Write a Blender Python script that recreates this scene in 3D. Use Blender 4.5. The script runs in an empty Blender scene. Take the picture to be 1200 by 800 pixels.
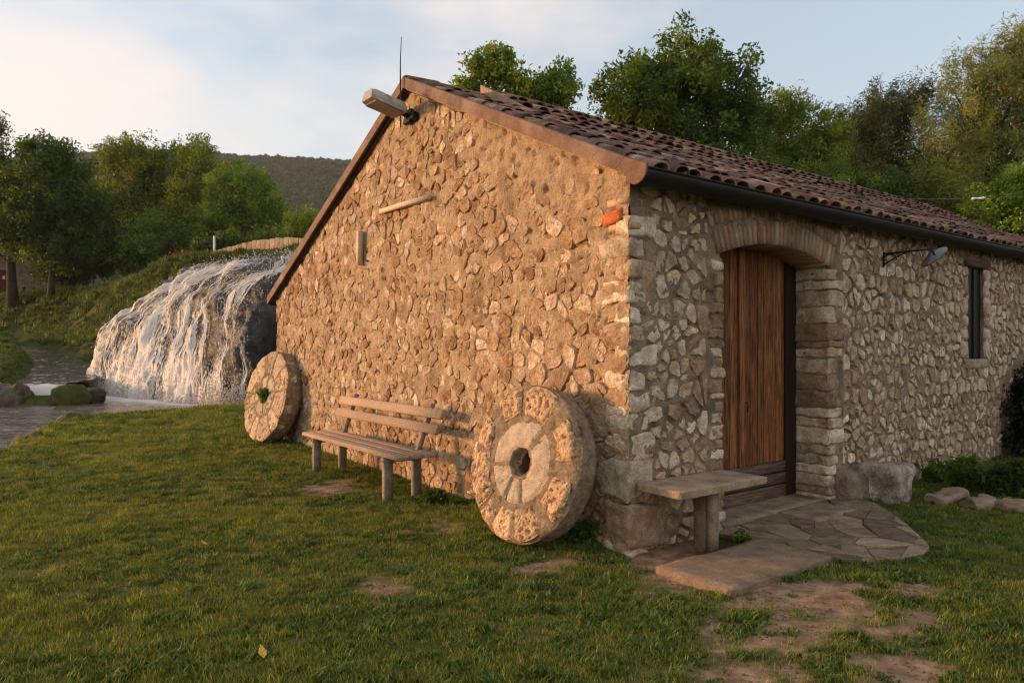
import bpy, bmesh, math, random
import numpy as np
from mathutils import Vector, Matrix, Euler

# ------------------------------------------------------------------ camera, sky, sun, exposure
S = bpy.context.scene
FPX, CX, HZ, EYE = 838.0, 600.0, 405.0, 1.6          # focal length and horizon in photograph pixels
cam = bpy.data.cameras.new("camera"); camo = bpy.data.objects.new("camera", cam)
S.collection.objects.link(camo); S.camera = camo
cam.sensor_width = 36.0; cam.lens = FPX / 1200 * 36; cam.shift_y = (HZ - 400) / 1200
cam.clip_start = 0.05; cam.clip_end = 6000
camo.location = (0, 0, EYE); camo.rotation_euler = (math.radians(90), 0, 0)

SUN_EL = math.radians(7.0)
SUN_DIR2 = Vector((-0.994, 0.105)).normalized()        # horizontal direction towards the sun
SUN_DIR = Vector((SUN_DIR2.x * math.cos(SUN_EL), SUN_DIR2.y * math.cos(SUN_EL), math.sin(SUN_EL)))
W = bpy.data.worlds.new("World"); S.world = W; W.use_nodes = True
wt = W.node_tree; wn = wt.nodes; wn.clear()
sky = wn.new("ShaderNodeTexSky"); sky.sky_type = 'NISHITA'; sky.sun_disc = False
sky.sun_elevation = SUN_EL; sky.sun_rotation = math.atan2(SUN_DIR2.x, SUN_DIR2.y)
sky.altitude = 300; sky.air_density = 1.0; sky.dust_density = 2.2; sky.ozone_density = 1.0
wtc = wn.new("ShaderNodeTexCoord"); wmp = wn.new("ShaderNodeMapping")
wmp.inputs["Scale"].default_value = (1.0, 1.0, 2.4); wmp.inputs["Location"].default_value = (0.35, 0.2, 0.1)
wnz = wn.new("ShaderNodeTexNoise"); wnz.inputs["Scale"].default_value = 1.7; wnz.inputs["Detail"].default_value = 6
wnz.inputs["Roughness"].default_value = 0.52
wrp = wn.new("ShaderNodeValToRGB"); wrp.color_ramp.elements[0].position = 0.44; wrp.color_ramp.elements[1].position = 0.64
wrp.color_ramp.elements[0].color = (0.0, 0.0, 0.0, 1); wrp.color_ramp.elements[1].color = (0.80, 0.80, 0.80, 1)
wmx = wn.new("ShaderNodeMix"); wmx.data_type = 'RGBA'
wmx.inputs["B"].default_value = (3.45, 3.0, 2.72, 1)      # thin evening cloud veil
wvl = wn.new("ShaderNodeMix"); wvl.data_type = 'RGBA'; wvl.inputs["Factor"].default_value = 0.40; wvl.inputs["B"].default_value = (2.60, 2.85, 3.10, 1)   # high thin haze
wbg = wn.new("ShaderNodeBackground"); wbg.inputs["Strength"].default_value = 0.125
wout = wn.new("ShaderNodeOutputWorld")
L_ = wt.links.new
L_(wtc.outputs["Generated"], wmp.inputs["Vector"]); L_(wmp.outputs["Vector"], wnz.inputs["Vector"])
L_(wnz.outputs["Fac"], wrp.inputs["Fac"]); L_(wrp.outputs["Color"], wmx.inputs["Factor"])
L_(sky.outputs["Color"], wvl.inputs["A"]); L_(wvl.outputs["Result"], wmx.inputs["A"]); L_(wmx.outputs["Result"], wbg.inputs["Color"])
L_(wbg.outputs["Background"], wout.inputs["Surface"])

sl = bpy.data.lights.new("sun", 'SUN'); sl.energy = 1.95; sl.angle = math.radians(6.0); sl.color = (1.0, 0.52, 0.24)
slo = bpy.data.objects.new("sun", sl); S.collection.objects.link(slo)
slo.rotation_euler = (-SUN_DIR).to_track_quat('-Z', 'Y').to_euler(); slo.location = (-30, 10, 12)
S.view_settings.view_transform = 'Standard'; S.view_settings.look = 'None'
S.view_settings.exposure = 1.4; S.view_settings.gamma = 1.0; S.view_settings.use_curve_mapping = False
S.cycles.max_bounces = 6; S.cycles.diffuse_bounces = 3; S.cycles.glossy_bounces = 3
S.cycles.transmission_bounces = 4; S.cycles.transparent_max_bounces = 8; S.cycles.use_denoising = True; S.cycles.denoising_prefilter = 'ACCURATE'
S.cycles.sample_clamp_indirect = 6.0; S.cycles.filter_width = 1.2

# ------------------------------------------------------------------ helpers
COL = S.collection
def at(px, py, Y):
    return Vector(((px - CX) / FPX * Y, Y, EYE - (py - HZ) / FPX * Y))
CORNER = Vector((0.90, 5.47, 0.0)); TH = math.atan2(0.601, 0.799); CT, ST = math.cos(TH), math.sin(TH)
def mill(x, y, z=0.0):                                  # the mill's own frame: x along the door wall, y along the gable
    return Vector((CORNER.x + x * CT - y * ST, CORNER.y + x * ST + y * CT, z))

def _hash(ix, iy, iz, seed):
    h = (ix.astype(np.int64) * 374761393 + iy.astype(np.int64) * 668265263 + iz.astype(np.int64) * 2147483647 + seed * 974634777) & 0xFFFFFFFF
    h = ((h ^ (h >> 13)) * 1274126177) & 0xFFFFFFFF
    h = ((h ^ (h >> 16)) * 2246822519) & 0xFFFFFFFF
    return ((h ^ (h >> 15)) & 0xFFFFFF) / float(0xFFFFFF)
def vnoise(x, y, z=0.0, seed=0):
    x, y, z = np.broadcast_arrays(np.asarray(x, float), np.asarray(y, float), np.asarray(z, float))
    ix, iy, iz = np.floor(x), np.floor(y), np.floor(z)
    fx, fy, fz = x - ix, y - iy, z - iz
    fx, fy, fz = [f * f * (3 - 2 * f) for f in (fx, fy, fz)]
    r = 0
    for a in (0, 1):
        for b in (0, 1):
            for c in (0, 1):
                w = (fx if a else 1 - fx) * (fy if b else 1 - fy) * (fz if c else 1 - fz)
                r = r + w * _hash(ix + a, iy + b, iz + c, seed)
    return r
def fbm(x, y, z=0.0, seed=0, octv=4, gain=0.5):
    r, a, t, f = 0, 1.0, 0, 1.0
    for k in range(octv):
        r = r + a * vnoise(np.asarray(x) * f, np.asarray(y) * f, np.asarray(z) * f, seed + k * 17); t += a; a *= gain; f *= 2.03
    return r / t - 0.5
def sstep(a, b, x):
    t = np.clip((x - a) / (b - a), 0, 1); return t * t * (3 - 2 * t)

def mk(name, V, F, mat, parent=None, cols=None, smooth=True, loc=None, rot=None):
    me = bpy.data.meshes.new(name)
    V = np.asarray(V, float)
    if isinstance(F, np.ndarray):
        n, k = F.shape
        me.vertices.add(len(V)); me.vertices.foreach_set("co", V.astype(np.float32).ravel())
        me.loops.add(n * k); me.loops.foreach_set("vertex_index", F.astype(np.int32).ravel())
        me.polygons.add(n); me.polygons.foreach_set("loop_start", np.arange(0, n * k, k, dtype=np.int32))
        me.polygons.foreach_set("loop_total", np.full(n, k, dtype=np.int32))
        me.update(calc_edges=True)
    else:
        me.from_pydata([tuple(v) for v in V], [], [tuple(int(i) for i in f) for f in F])
    if cols is not None:
        at_ = me.color_attributes.new("col", 'FLOAT_COLOR', 'POINT')
        c = np.ones((len(V), 4), np.float32); cc = np.asarray(cols, np.float32)
        c[:, :3] = cc if cc.ndim == 2 else cc[None, :]
        at_.data.foreach_set("color", c.ravel())
    if smooth: me.polygons.foreach_set("use_smooth", np.ones(len(me.polygons), bool))
    if mat is not None: me.materials.append(mat)
    me.update()
    o = bpy.data.objects.new(name, me); COL.objects.link(o)
    if parent is not None: o.parent = parent
    if loc is not None: o.location = loc
    if rot is not None: o.rotation_euler = rot
    return o
def tag(o, label, cat=None, group=None, kind=None):
    o["label"] = label
    if cat: o["category"] = cat
    if group: o["group"] = group
    if kind: o["kind"] = kind
    return o
def thing(name, label, cat, loc=(0, 0, 0), rot=(0, 0, 0), group=None):
    o = bpy.data.objects.new(name, None); COL.objects.link(o); o.empty_display_size = 0.2
    o.location = loc; o.rotation_euler = rot
    return tag(o, label, cat, group)

class MB:                                               # collects geometry for one mesh
    def __init__(s): s.V, s.F, s.C, s.n = [], [], [], 0
    def add(s, V, F, col=None):
        V = np.asarray(V, float); s.V.append(V)
        s.F += [tuple(int(i) + s.n for i in f) for f in F]; s.n += len(V)
        s.C.append(np.tile(np.asarray(col if col is not None else (1, 1, 1), float), (len(V), 1)) if col is None or np.ndim(col) == 1 else col)
        return s
    def build(s, name, mat, parent=None, smooth=True, loc=None, rot=None, col=True):
        return mk(name, np.concatenate(s.V), s.F, mat, parent, np.concatenate(s.C) if col else None, smooth, loc, rot)

def box(c, d):
    c, d = np.array(c, float), np.array(d, float) / 2
    V = [c + d * np.array(s) for s in ((-1,-1,-1),(1,-1,-1),(1,1,-1),(-1,1,-1),(-1,-1,1),(1,-1,1),(1,1,1),(-1,1,1))]
    return V, [(0,3,2,1),(4,5,6,7),(0,1,5,4),(1,2,6,5),(2,3,7,6),(3,0,4,7)]
def rough_box(d, n=3, r=0.03, amp=0.01, freq=6.0, seed=0):   # rounded, uneven block centred on the origin
    h = np.array(d, float) / 2; idx = {}; V = []; F = []
    def vid(p):
        k = (round(p[0] * 1000), round(p[1] * 1000), round(p[2] * 1000))
        if k not in idx: idx[k] = len(V); V.append(p)
        return idx[k]
    for ax in range(3):
        for sg in (-1, 1):
            a, b = (ax + 1) % 3, (ax + 2) % 3
            g = [[None] * (n + 1) for _ in range(n + 1)]
            for i in range(n + 1):
                for j in range(n + 1):
                    p = [0, 0, 0]; p[ax] = sg; p[a] = math.sin((2 * i / n - 1) * 1.15) / math.sin(1.15); p[b] = math.sin((2 * j / n - 1) * 1.15) / math.sin(1.15)
                    g[i][j] = vid(p)
            for i in range(n):
                for j in range(n):
                    f = (g[i][j], g[i+1][j], g[i+1][j+1], g[i][j+1])
                    F.append(f if sg > 0 else f[::-1])
    V = np.array(V) * h; r = min(r, h.min() * 0.95)
    inner = np.clip(V, -(h - r), h - r); e = V - inner; l = np.linalg.norm(e, axis=1, keepdims=True)
    P = inner + r * e / np.maximum(l, 1e-9)
    nn = np.stack([fbm(P[:, 0] * freq + 31 * k, P[:, 1] * freq, P[:, 2] * freq, seed + k * 5, 3) for k in range(3)], 1)
    return P + nn * amp * 2, F
def tube(pts, rad, n=6, cap=True):
    pts = [Vector(p) for p in pts]; rad = rad if hasattr(rad, "__len__") else [rad] * len(pts)
    V, F = [], []; up = Vector((0.13, 0.27, 1)).normalized()
    for i, p in enumerate(pts):
        t = (pts[min(i + 1, len(pts) - 1)] - pts[max(i - 1, 0)]).normalized()
        a = t.cross(up)
        if a.length < 1e-3: a = t.cross(Vector((1, 0, 0)))
        a.normalize(); b = t.cross(a)
        for k in range(n):
            w = 2 * math.pi * k / n; V.append(p + (a * math.cos(w) + b * math.sin(w)) * rad[i])
    for i in range(len(pts) - 1):
        for k in range(n):
            F.append((i * n + k, i * n + (k + 1) % n, (i + 1) * n + (k + 1) % n, (i + 1) * n + k))
    if cap: F.append(tuple(range(n))[::-1]); F.append(tuple(range((len(pts) - 1) * n, len(pts) * n)))
    return V, F
def ngrid(nu, nv):
    i = np.arange(nu - 1)[:, None] * nv + np.arange(nv - 1)[None, :]
    i = i.ravel(); return np.stack([i, i + nv, i + nv + 1, i + 1], 1)

# ------------------------------------------------------------------ materials
def new_mat(name):
    m = bpy.data.materials.new(name); m.use_nodes = True; nt = m.node_tree; nt.nodes.clear()
    return m, nt, nt.nodes, nt.links.new
def surface(name, c1, c2, scale=8.0, rough=0.85, bump=0.4, bscale=40.0, attr=False, rnd=0.0, stretch=(1, 1, 1),
            c3=None, c3scale=3.0, c3pos=(0.55, 0.7), spec=0.25, metal=0.0, bdist=0.02, pits=0.0, pitscale=30.0, detail=6.0, grain=0.32):
    """noise-mixed colours, optional third colour in patches, optional per-piece tint and fine relief"""
    m, nt, N, lk = new_mat(name)
    out = N.new("ShaderNodeOutputMaterial"); b = N.new("ShaderNodeBsdfPrincipled"); lk(b.outputs[0], out.inputs[0])
    b.inputs["Roughness"].default_value = rough; b.inputs["Metallic"].default_value = metal
    b.inputs["Specular IOR Level"].default_value = spec
    tc = N.new("ShaderNodeTexCoord"); mp = N.new("ShaderNodeMapping"); mp.inputs["Scale"].default_value = stretch
    if rnd or attr:
        oi = N.new("ShaderNodeObjectInfo"); ad = N.new("ShaderNodeVectorMath"); ad.operation = 'ADD'
        sc_ = N.new("ShaderNodeVectorMath"); sc_.operation = 'SCALE'; sc_.inputs[0].default_value = (13.1, 7.7, 21.3)
        lk(oi.outputs["Random"], sc_.inputs["Scale"]); lk(tc.outputs["Object"], ad.inputs[0]); lk(sc_.outputs[0], ad.inputs[1])
        lk(ad.outputs[0], mp.inputs["Vector"])
    else:
        lk(tc.outputs["Object"], mp.inputs["Vector"])
    nz = N.new("ShaderNodeTexNoise"); nz.inputs["Scale"].default_value = scale; nz.inputs["Detail"].default_value = detail
    nz.inputs["Roughness"].default_value = 0.62; lk(mp.outputs[0], nz.inputs["Vector"])
    rp = N.new("ShaderNodeValToRGB"); rp.color_ramp.elements[0].position = 0.34; rp.color_ramp.elements[1].position = 0.66
    rp.color_ramp.elements[0].color = (*c1, 1); rp.color_ramp.elements[1].color = (*c2, 1); lk(nz.outputs["Fac"], rp.inputs["Fac"])
    col = rp.outputs["Color"]
    if c3 is not None:
        n3 = N.new("ShaderNodeTexNoise"); n3.inputs["Scale"].default_value = c3scale; n3.inputs["Detail"].default_value = 5
        lk(mp.outputs[0], n3.inputs["Vector"])
        r3 = N.new("ShaderNodeMapRange"); r3.inputs[1].default_value = c3pos[0]; r3.inputs[2].default_value = c3pos[1]
        lk(n3.outputs["Fac"], r3.inputs[0])
        m3 = N.new("ShaderNodeMix"); m3.data_type = 'RGBA'; m3.inputs["B"].default_value = (*c3, 1)
        lk(r3.outputs[0], m3.inputs["Factor"]); lk(col, m3.inputs["A"]); col = m3.outputs["Result"]
    if bump:
        nf = N.new("ShaderNodeTexNoise"); nf.inputs["Scale"].default_value = bscale * 2.2; nf.inputs["Detail"].default_value = 4; nf.inputs["Roughness"].default_value = 0.7; lk(mp.outputs[0], nf.inputs["Vector"])
        rf = N.new("ShaderNodeMapRange"); rf.inputs[1].default_value = 0.33; rf.inputs[2].default_value = 0.67; rf.inputs[3].default_value = 1 - grain; rf.inputs[4].default_value = 1 + grain; lk(nf.outputs["Fac"], rf.inputs[0])
        mf = N.new("ShaderNodeMix"); mf.data_type = 'RGBA'; mf.blend_type = 'MULTIPLY'; mf.inputs["Factor"].default_value = 1; lk(col, mf.inputs["A"]); lk(rf.outputs[0], mf.inputs["B"]); col = mf.outputs["Result"]
    if attr:
        ac = N.new("ShaderNodeAttribute"); ac.attribute_name = "col"
        mm = N.new("ShaderNodeMix"); mm.data_type = 'RGBA'; mm.blend_type = 'MULTIPLY'; mm.inputs["Factor"].default_value = 1
        lk(col, mm.inputs["A"]); lk(ac.outputs["Color"], mm.inputs["B"]); col = mm.outputs["Result"]
    if rnd:
        mr = N.new("ShaderNodeMapRange"); mr.inputs[3].default_value = 1 - rnd; mr.inputs[4].default_value = 1 + rnd
        lk(oi.outputs["Random"], mr.inputs[0])
        m2 = N.new("ShaderNodeMix"); m2.data_type = 'RGBA'; m2.blend_type = 'MULTIPLY'; m2.inputs["Factor"].default_value = 1
        lk(col, m2.inputs["A"]); lk(mr.outputs[0], m2.inputs["B"]); col = m2.outputs["Result"]
    lk(col, b.inputs["Base Color"])
    if bump:
        nb = N.new("ShaderNodeTexNoise"); nb.inputs["Scale"].default_value = bscale; nb.inputs["Detail"].default_value = 5
        nb.inputs["Roughness"].default_value = 0.65; lk(mp.outputs[0], nb.inputs["Vector"])
        bp = N.new("ShaderNodeBump"); bp.inputs["Strength"].default_value = bump; bp.inputs["Distance"].default_value = bdist
        h = nb.outputs["Fac"]
        if pits:
            vo = N.new("ShaderNodeTexVoronoi"); vo.inputs["Scale"].default_value = pitscale; lk(mp.outputs[0], vo.inputs["Vector"])
            pr = N.new("ShaderNodeMapRange"); pr.inputs[1].default_value = 0.12; pr.inputs[2].default_value = 0.42
            pr.inputs[3].default_value = -pits; pr.inputs[4].default_value = 0
            lk(vo.outputs["Distance"], pr.inputs[0]); aa = N.new("ShaderNodeMath"); aa.operation = 'ADD'
            lk(pr.outputs[0], aa.inputs[0]); lk(h, aa.inputs[1]); h = aa.outputs[0]
        lk(h, bp.inputs["Height"]); lk(bp.outputs[0], b.inputs["Normal"])
    return m
def leaf_mat(name, trans=0.35, rnd=0.25, rough=0.5):
    m, nt, N, lk = new_mat(name)
    out = N.new("ShaderNodeOutputMaterial"); ac = N.new("ShaderNodeAttribute"); ac.attribute_name = "col"
    oi = N.new("ShaderNodeObjectInfo"); mr = N.new("ShaderNodeMapRange"); mr.inputs[3].default_value = 1 - rnd; mr.inputs[4].default_value = 1 + rnd
    lk(oi.outputs["Random"], mr.inputs[0])
    mm = N.new("ShaderNodeMix"); mm.data_type = 'RGBA'; mm.blend_type = 'MULTIPLY'; mm.inputs["Factor"].default_value = 1
    lk(ac.outputs["Color"], mm.inputs["A"]); lk(mr.outputs[0], mm.inputs["B"])
    b = N.new("ShaderNodeBsdfPrincipled"); b.inputs["Roughness"].default_value = rough; b.inputs["Specular IOR Level"].default_value = 0.3
    t = N.new("ShaderNodeBsdfTranslucent"); mx = N.new("ShaderNodeMixShader"); mx.inputs[0].default_value = trans
    yl = N.new("ShaderNodeMix"); yl.data_type = 'RGBA'; yl.blend_type = 'MULTIPLY'; yl.inputs["Factor"].default_value = 1
    yl.inputs["B"].default_value = (1.5, 1.35, 0.55, 1); lk(mm.outputs["Result"], yl.inputs["A"])
    lk(mm.outputs["Result"], b.inputs["Base Color"]); lk(yl.outputs["Result"], t.inputs["Color"])
    lk(b.outputs[0], mx.inputs[1]); lk(t.outputs[0], mx.inputs[2]); lk(mx.outputs[0], out.inputs[0])
    return m

M = {}
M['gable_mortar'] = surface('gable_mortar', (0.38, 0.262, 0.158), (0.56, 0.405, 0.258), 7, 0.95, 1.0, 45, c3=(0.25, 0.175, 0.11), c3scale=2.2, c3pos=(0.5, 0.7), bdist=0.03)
M['gable_stone'] = surface('gable_stone', (0.54, 0.49, 0.43), (1.14, 1.10, 1.05), 12, 0.92, 1.0, 34, attr=True, rnd=0.10, c3=(0.66, 0.50, 0.36), c3scale=7, c3pos=(0.5, 0.68))
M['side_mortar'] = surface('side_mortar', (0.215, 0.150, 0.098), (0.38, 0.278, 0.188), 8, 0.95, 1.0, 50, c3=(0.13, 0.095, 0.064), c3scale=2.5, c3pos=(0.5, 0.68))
M['side_stone'] = surface('side_stone', (0.62, 0.57, 0.52), (1.12, 1.10, 1.06), 11, 0.92, 1.0, 34, attr=True, rnd=0.10, c3=(0.60, 0.46, 0.34), c3scale=6, c3pos=(0.52, 0.70))
M['brick'] = surface('brick', (0.80, 0.78, 0.76), (1.05, 1.0, 0.95), 18, 0.92, 0.5, 60, attr=True, rnd=0.18, c3=(0.75, 0.7, 0.62), c3scale=9)
M['tile'] = surface('tile', (0.11, 0.060, 0.042), (0.24, 0.135, 0.096), 9, 0.92, 0.9, 45, attr=True, rnd=0.35, c3=(0.33, 0.235, 0.18), c3scale=5, c3pos=(0.50, 0.68))
M['tile_under'] = surface('tile_under', (0.07, 0.04, 0.028), (0.12, 0.07, 0.05), 9, 0.95, 0.4, 45)
M['rake'] = surface('rake', (0.11, 0.060, 0.040), (0.21, 0.122, 0.083), 7, 0.7, 0.4, 30, stretch=(1, 1, 1), c3=(0.27, 0.175, 0.125), c3scale=3, c3pos=(.5,.7))
M['rake_pale'] = surface('rake_pale', (0.30, 0.19, 0.125), (0.42, 0.28, 0.19), 6, 0.8, 0.3, 30)
M['gutter'] = surface('gutter', (0.012, 0.010, 0.008), (0.022, 0.018, 0.014), 6, 0.6, 0.1, 30, spec=0.25)
M['door'] = surface('door', (0.040, 0.014, 0.005), (0.40, 0.150, 0.046), 11, 0.7, 0.6, 22, stretch=(5.0, 5.0, 0.35), attr=True, rnd=0.15, c3=(0.34, 0.20, 0.11), c3scale=7, c3pos=(0.58, 0.74))
M['door_worn'] = surface('door_worn', (0.06, 0.035, 0.022), (0.20, 0.135, 0.095), 8, 0.85, 0.7, 25, stretch=(0.5, 4, 5), rnd=0.2)
M['door_frame'] = surface('door_frame', (0.012, 0.006, 0.004), (0.035, 0.016, 0.009), 9, 0.8, 0.4, 25, stretch=(4, 4, 0.4))
M['bench_wood'] = surface('bench_wood', (0.30, 0.205, 0.135), (0.50, 0.36, 0.25), 10, 0.8, 0.5, 30, stretch=(6, 0.5, 6), rnd=0.12, c3=(0.22, 0.15, 0.10), c3scale=6, c3pos=(0.6, 0.75))
M['bench_leg'] = surface('bench_leg', (0.17, 0.15, 0.12), (0.28, 0.24, 0.19), 9, 0.85, 0.4, 30, rnd=0.1)
M['batten'] = surface('batten', (0.50, 0.40, 0.27), (0.70, 0.57, 0.42), 10, 0.85, 0.4, 30, stretch=(4, 0.6, 4))
M['mill_rim'] = surface('mill_rim', (0.46, 0.335, 0.215), (0.68, 0.53, 0.37), 10, 0.95, 1.0, 40, attr=True, rnd=0.1, c3=(0.26, 0.17, 0.10), c3scale=8, c3pos=(0.56, 0.68), pits=0.8, pitscale=26)
M['mill_hub'] = surface('mill_hub', (0.40, 0.31, 0.225), (0.54, 0.44, 0.33), 12, 0.95, 0.6, 50, attr=True, rnd=0.06, c3=(0.34, 0.27, 0.2), c3scale=5)
M['mill_mortar'] = surface('mill_mortar', (0.15, 0.105, 0.066), (0.33, 0.245, 0.165), 16, 0.95, 1.0, 40)
M['slab'] = surface('slab', (0.20, 0.148, 0.10), (0.34, 0.26, 0.185), 6, 0.9, 0.7, 45, c3=(0.13, 0.095, 0.065), c3scale=4, c3pos=(0.55, 0.75), attr=True, rnd=0.05)
M['flag'] = surface('flag', (0.19, 0.138, 0.092), (0.32, 0.24, 0.165), 5, 0.9, 0.8, 35, attr=True, rnd=0.16, c3=(0.12, 0.085, 0.055), c3scale=4, c3pos=(0.5, 0.72))
M['flag_joint'] = surface('flag_joint', (0.10, 0.07, 0.045), (0.17, 0.125, 0.085), 10, 0.95, 0.6, 40)
M['block'] = surface('block', (0.16, 0.125, 0.092), (0.52, 0.44, 0.355), 7, 0.92, 1.0, 25, c3=(0.66, 0.58, 0.49), c3scale=3.5, c3pos=(0.55, 0.7))
M['metal_dark'] = surface('metal_dark', (0.012, 0.011, 0.010), (0.028, 0.024, 0.02), 15, 0.6, 0.2, 40)
M['metal_lamp'] = surface('metal_lamp', (0.30, 0.27, 0.225), (0.42, 0.38, 0.32), 5, 0.45, 0.05, 30, c3=(0.22, 0.18, 0.14), c3scale=8)
M['lamp_under'] = surface('lamp_under', (0.16, 0.125, 0.085), (0.24, 0.185, 0.125), 5, 0.35, 0.05, 30, spec=0.5)
M['shade'] = surface('shade', (0.07, 0.064, 0.055), (0.12, 0.11, 0.095), 7, 0.4, 0.05, 30, spec=0.5)
M['pane_dark'] = surface('pane_dark', (0.006, 0.006, 0.006), (0.012, 0.011, 0.010), 3, 0.5, 0.0, 30, spec=0.15)
M['lintel'] = surface('lintel', (0.07, 0.045, 0.03), (0.17, 0.115, 0.075), 8, 0.9, 0.7, 25, stretch=(0.5, 4, 4))
M['bark'] = surface('bark', (0.035, 0.025, 0.018), (0.095, 0.072, 0.052), 7, 0.95, 0.8, 20, stretch=(3, 3, 0.7))
M['rock_wet'] = surface('rock_wet', (0.008, 0.006, 0.004), (0.034, 0.027, 0.016), 2.2, 0.5, 1.0, 6, c3=(0.060, 0.050, 0.020), c3scale=1.1, c3pos=(0.52, 0.68), bdist=0.1, spec=0.5)
M['rock'] = surface('rock', (0.09, 0.062, 0.042), (0.23, 0.17, 0.125), 3, 0.85, 0.9, 14, c3=(0.06, 0.07, 0.02), c3scale=2.5, c3pos=(0.5, 0.65), bdist=0.05)
M['moss'] = surface('moss', (0.045, 0.06, 0.012), (0.115, 0.125, 0.025), 6, 0.95, 1.0, 30, c3=(0.07, 0.05, 0.03), c3scale=3, c3pos=(0.55, 0.7), bdist=0.05)
M['far_stone'] = surface('far_stone', (0.16, 0.11, 0.07), (0.30, 0.22, 0.15), 3.0, 0.95, 0.8, 5, bdist=0.08)
M['parapet'] = surface('parapet', (0.22, 0.165, 0.115), (0.37, 0.285, 0.215), 3, 0.95, 0.6, 12, attr=True, rnd=0.15, bdist=0.04)
M['white_paint'] = surface('white_paint', (0.62, 0.60, 0.56), (0.74, 0.72, 0.68), 6, 0.6, 0.1, 20)
M['red_door'] = surface('red_door', (0.07, 0.016, 0.012), (0.11, 0.026, 0.018), 4, 0.7, 0.2, 20)
M['hollow_brick'] = surface('hollow_brick', (0.42, 0.105, 0.038), (0.56, 0.16, 0.06), 14, 0.9, 0.4, 50)
M['leaf'] = leaf_mat('leaf', 0.42); M['grass'] = leaf_mat('grass', 0.30, 0.35, 0.6)
M['petal'] = surface('petal', (0.26, 0.02, 0.016), (0.36, 0.035, 0.022), 5, 0.6, 0.0)
M['dead_leaf'] = surface('dead_leaf', (0.55, 0.30, 0.05), (0.65, 0.40, 0.08), 30, 0.7, 0.1)

# water: a glossy rippled sheet; white churned foam where the fall strikes the pool
def water_mat(name, foam_centre, foam_radii, base=(0.035, 0.032, 0.022), foam_lo=0.45):
    m, nt, N, lk = new_mat(name)
    out = N.new("ShaderNodeOutputMaterial"); b = N.new("ShaderNodeBsdfPrincipled"); lk(b.outputs[0], out.inputs[0])
    b.inputs["IOR"].default_value = 1.33; b.inputs["Specular IOR Level"].default_value = 0.7
    tc = N.new("ShaderNodeTexCoord"); mp = N.new("ShaderNodeMapping"); mp.inputs["Scale"].default_value = (1.0, 0.55, 1)
    lk(tc.outputs["Object"], mp.inputs["Vector"])
    n1 = N.new("ShaderNodeTexNoise"); n1.inputs["Scale"].default_value = 9.0; n1.inputs["Detail"].default_value = 5; n1.inputs["Roughness"].default_value = 0.6
    n1.inputs["Distortion"].default_value = 0.6; lk(mp.outputs[0], n1.inputs["Vector"])
    bp = N.new("ShaderNodeBump"); bp.inputs["Strength"].default_value = 0.5; bp.inputs["Distance"].default_value = 0.06
    lk(n1.outputs["Fac"], bp.inputs["Height"]); lk(bp.outputs[0], b.inputs["Normal"])
    # distance from the line of the fall's foot gives the foam
    vm = N.new("ShaderNodeVectorMath"); vm.operation = 'SUBTRACT'; vm.inputs[1].default_value = foam_centre; lk(tc.outputs["Object"], vm.inputs[0])
    rt = N.new("ShaderNodeVectorRotate"); rt.rotation_type = 'Z_AXIS'; rt.inputs["Angle"].default_value = math.radians(40); lk(vm.outputs[0], rt.inputs["Vector"])
    dv = N.new("ShaderNodeVectorMath"); dv.operation = 'DIVIDE'; dv.inputs[1].default_value = foam_radii; lk(rt.outputs[0], dv.inputs[0])
    ln = N.new("ShaderNodeVectorMath"); ln.operation = 'LENGTH'; lk(dv.outputs[0], ln.inputs[0])
    n2 = N.new("ShaderNodeTexNoise"); n2.inputs["Scale"].default_value = 2.4; n2.inputs["Detail"].default_value = 8; n2.inputs["Roughness"].default_value = 0.7
    lk(mp.outputs[0], n2.inputs["Vector"])
    mr = N.new("ShaderNodeMapRange"); mr.inputs[1].default_value = 0.3; mr.inputs[2].default_value = 1.25; mr.inputs[3].default_value = 0.42; mr.inputs[4].default_value = -0.10
    lk(ln.outputs["Value"], mr.inputs[0]); ad = N.new("ShaderNodeMath"); ad.operation = 'ADD'; lk(mr.outputs[0], ad.inputs[0]); lk(n2.outputs["Fac"], ad.inputs[1])
    fr = N.new("ShaderNodeMapRange"); fr.inputs[1].default_value = foam_lo + 0.1; fr.inputs[2].default_value = foam_lo + 0.38; lk(ad.outputs[0], fr.inputs[0])
    cm = N.new("ShaderNodeMix"); cm.data_type = 'RGBA'; cm.inputs["A"].default_value = (*base, 1); cm.inputs["B"].default_value = (0.62, 0.58, 0.54, 1)
    lk(fr.outputs[0], cm.inputs["Factor"]); lk(cm.outputs["Result"], b.inputs["Base Color"])
    rr = N.new("ShaderNodeMapRange"); rr.inputs[3].default_value = 0.07; rr.inputs[4].default_value = 0.8; lk(fr.outputs[0], rr.inputs[0]); lk(rr.outputs[0], b.inputs["Roughness"])
    return m
M['pool'] = water_mat('pool', (-11.2, 22.6, 0), (6.2, 1.25, 1), (0.12, 0.10, 0.075), 0.37)
M['stream'] = water_mat('stream', (-13.9, 21.1, 0), (0.9, .5, 1), (0.09, 0.072, 0.05), 0.32)
def foam_mat():
    m, nt, N, lk = new_mat('falling_water')
    out = N.new("ShaderNodeOutputMaterial"); b = N.new("ShaderNodeBsdfPrincipled")
    b.inputs["Base Color"].default_value = (0.80, 0.75, 0.69, 1); b.inputs["Roughness"].default_value = 0.45; b.inputs["Specular IOR Level"].default_value = 0.5
    t = N.new("ShaderNodeBsdfTranslucent"); t.inputs["Color"].default_value = (0.80, 0.74, 0.67, 1)
    mx = N.new("ShaderNodeMixShader"); mx.inputs[0].default_value = 0.4
    lk(b.outputs[0], mx.inputs[1]); lk(t.outputs[0], mx.inputs[2]); lk(mx.outputs[0], out.inputs[0]); return m
M['foam'] = foam_mat()

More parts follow.
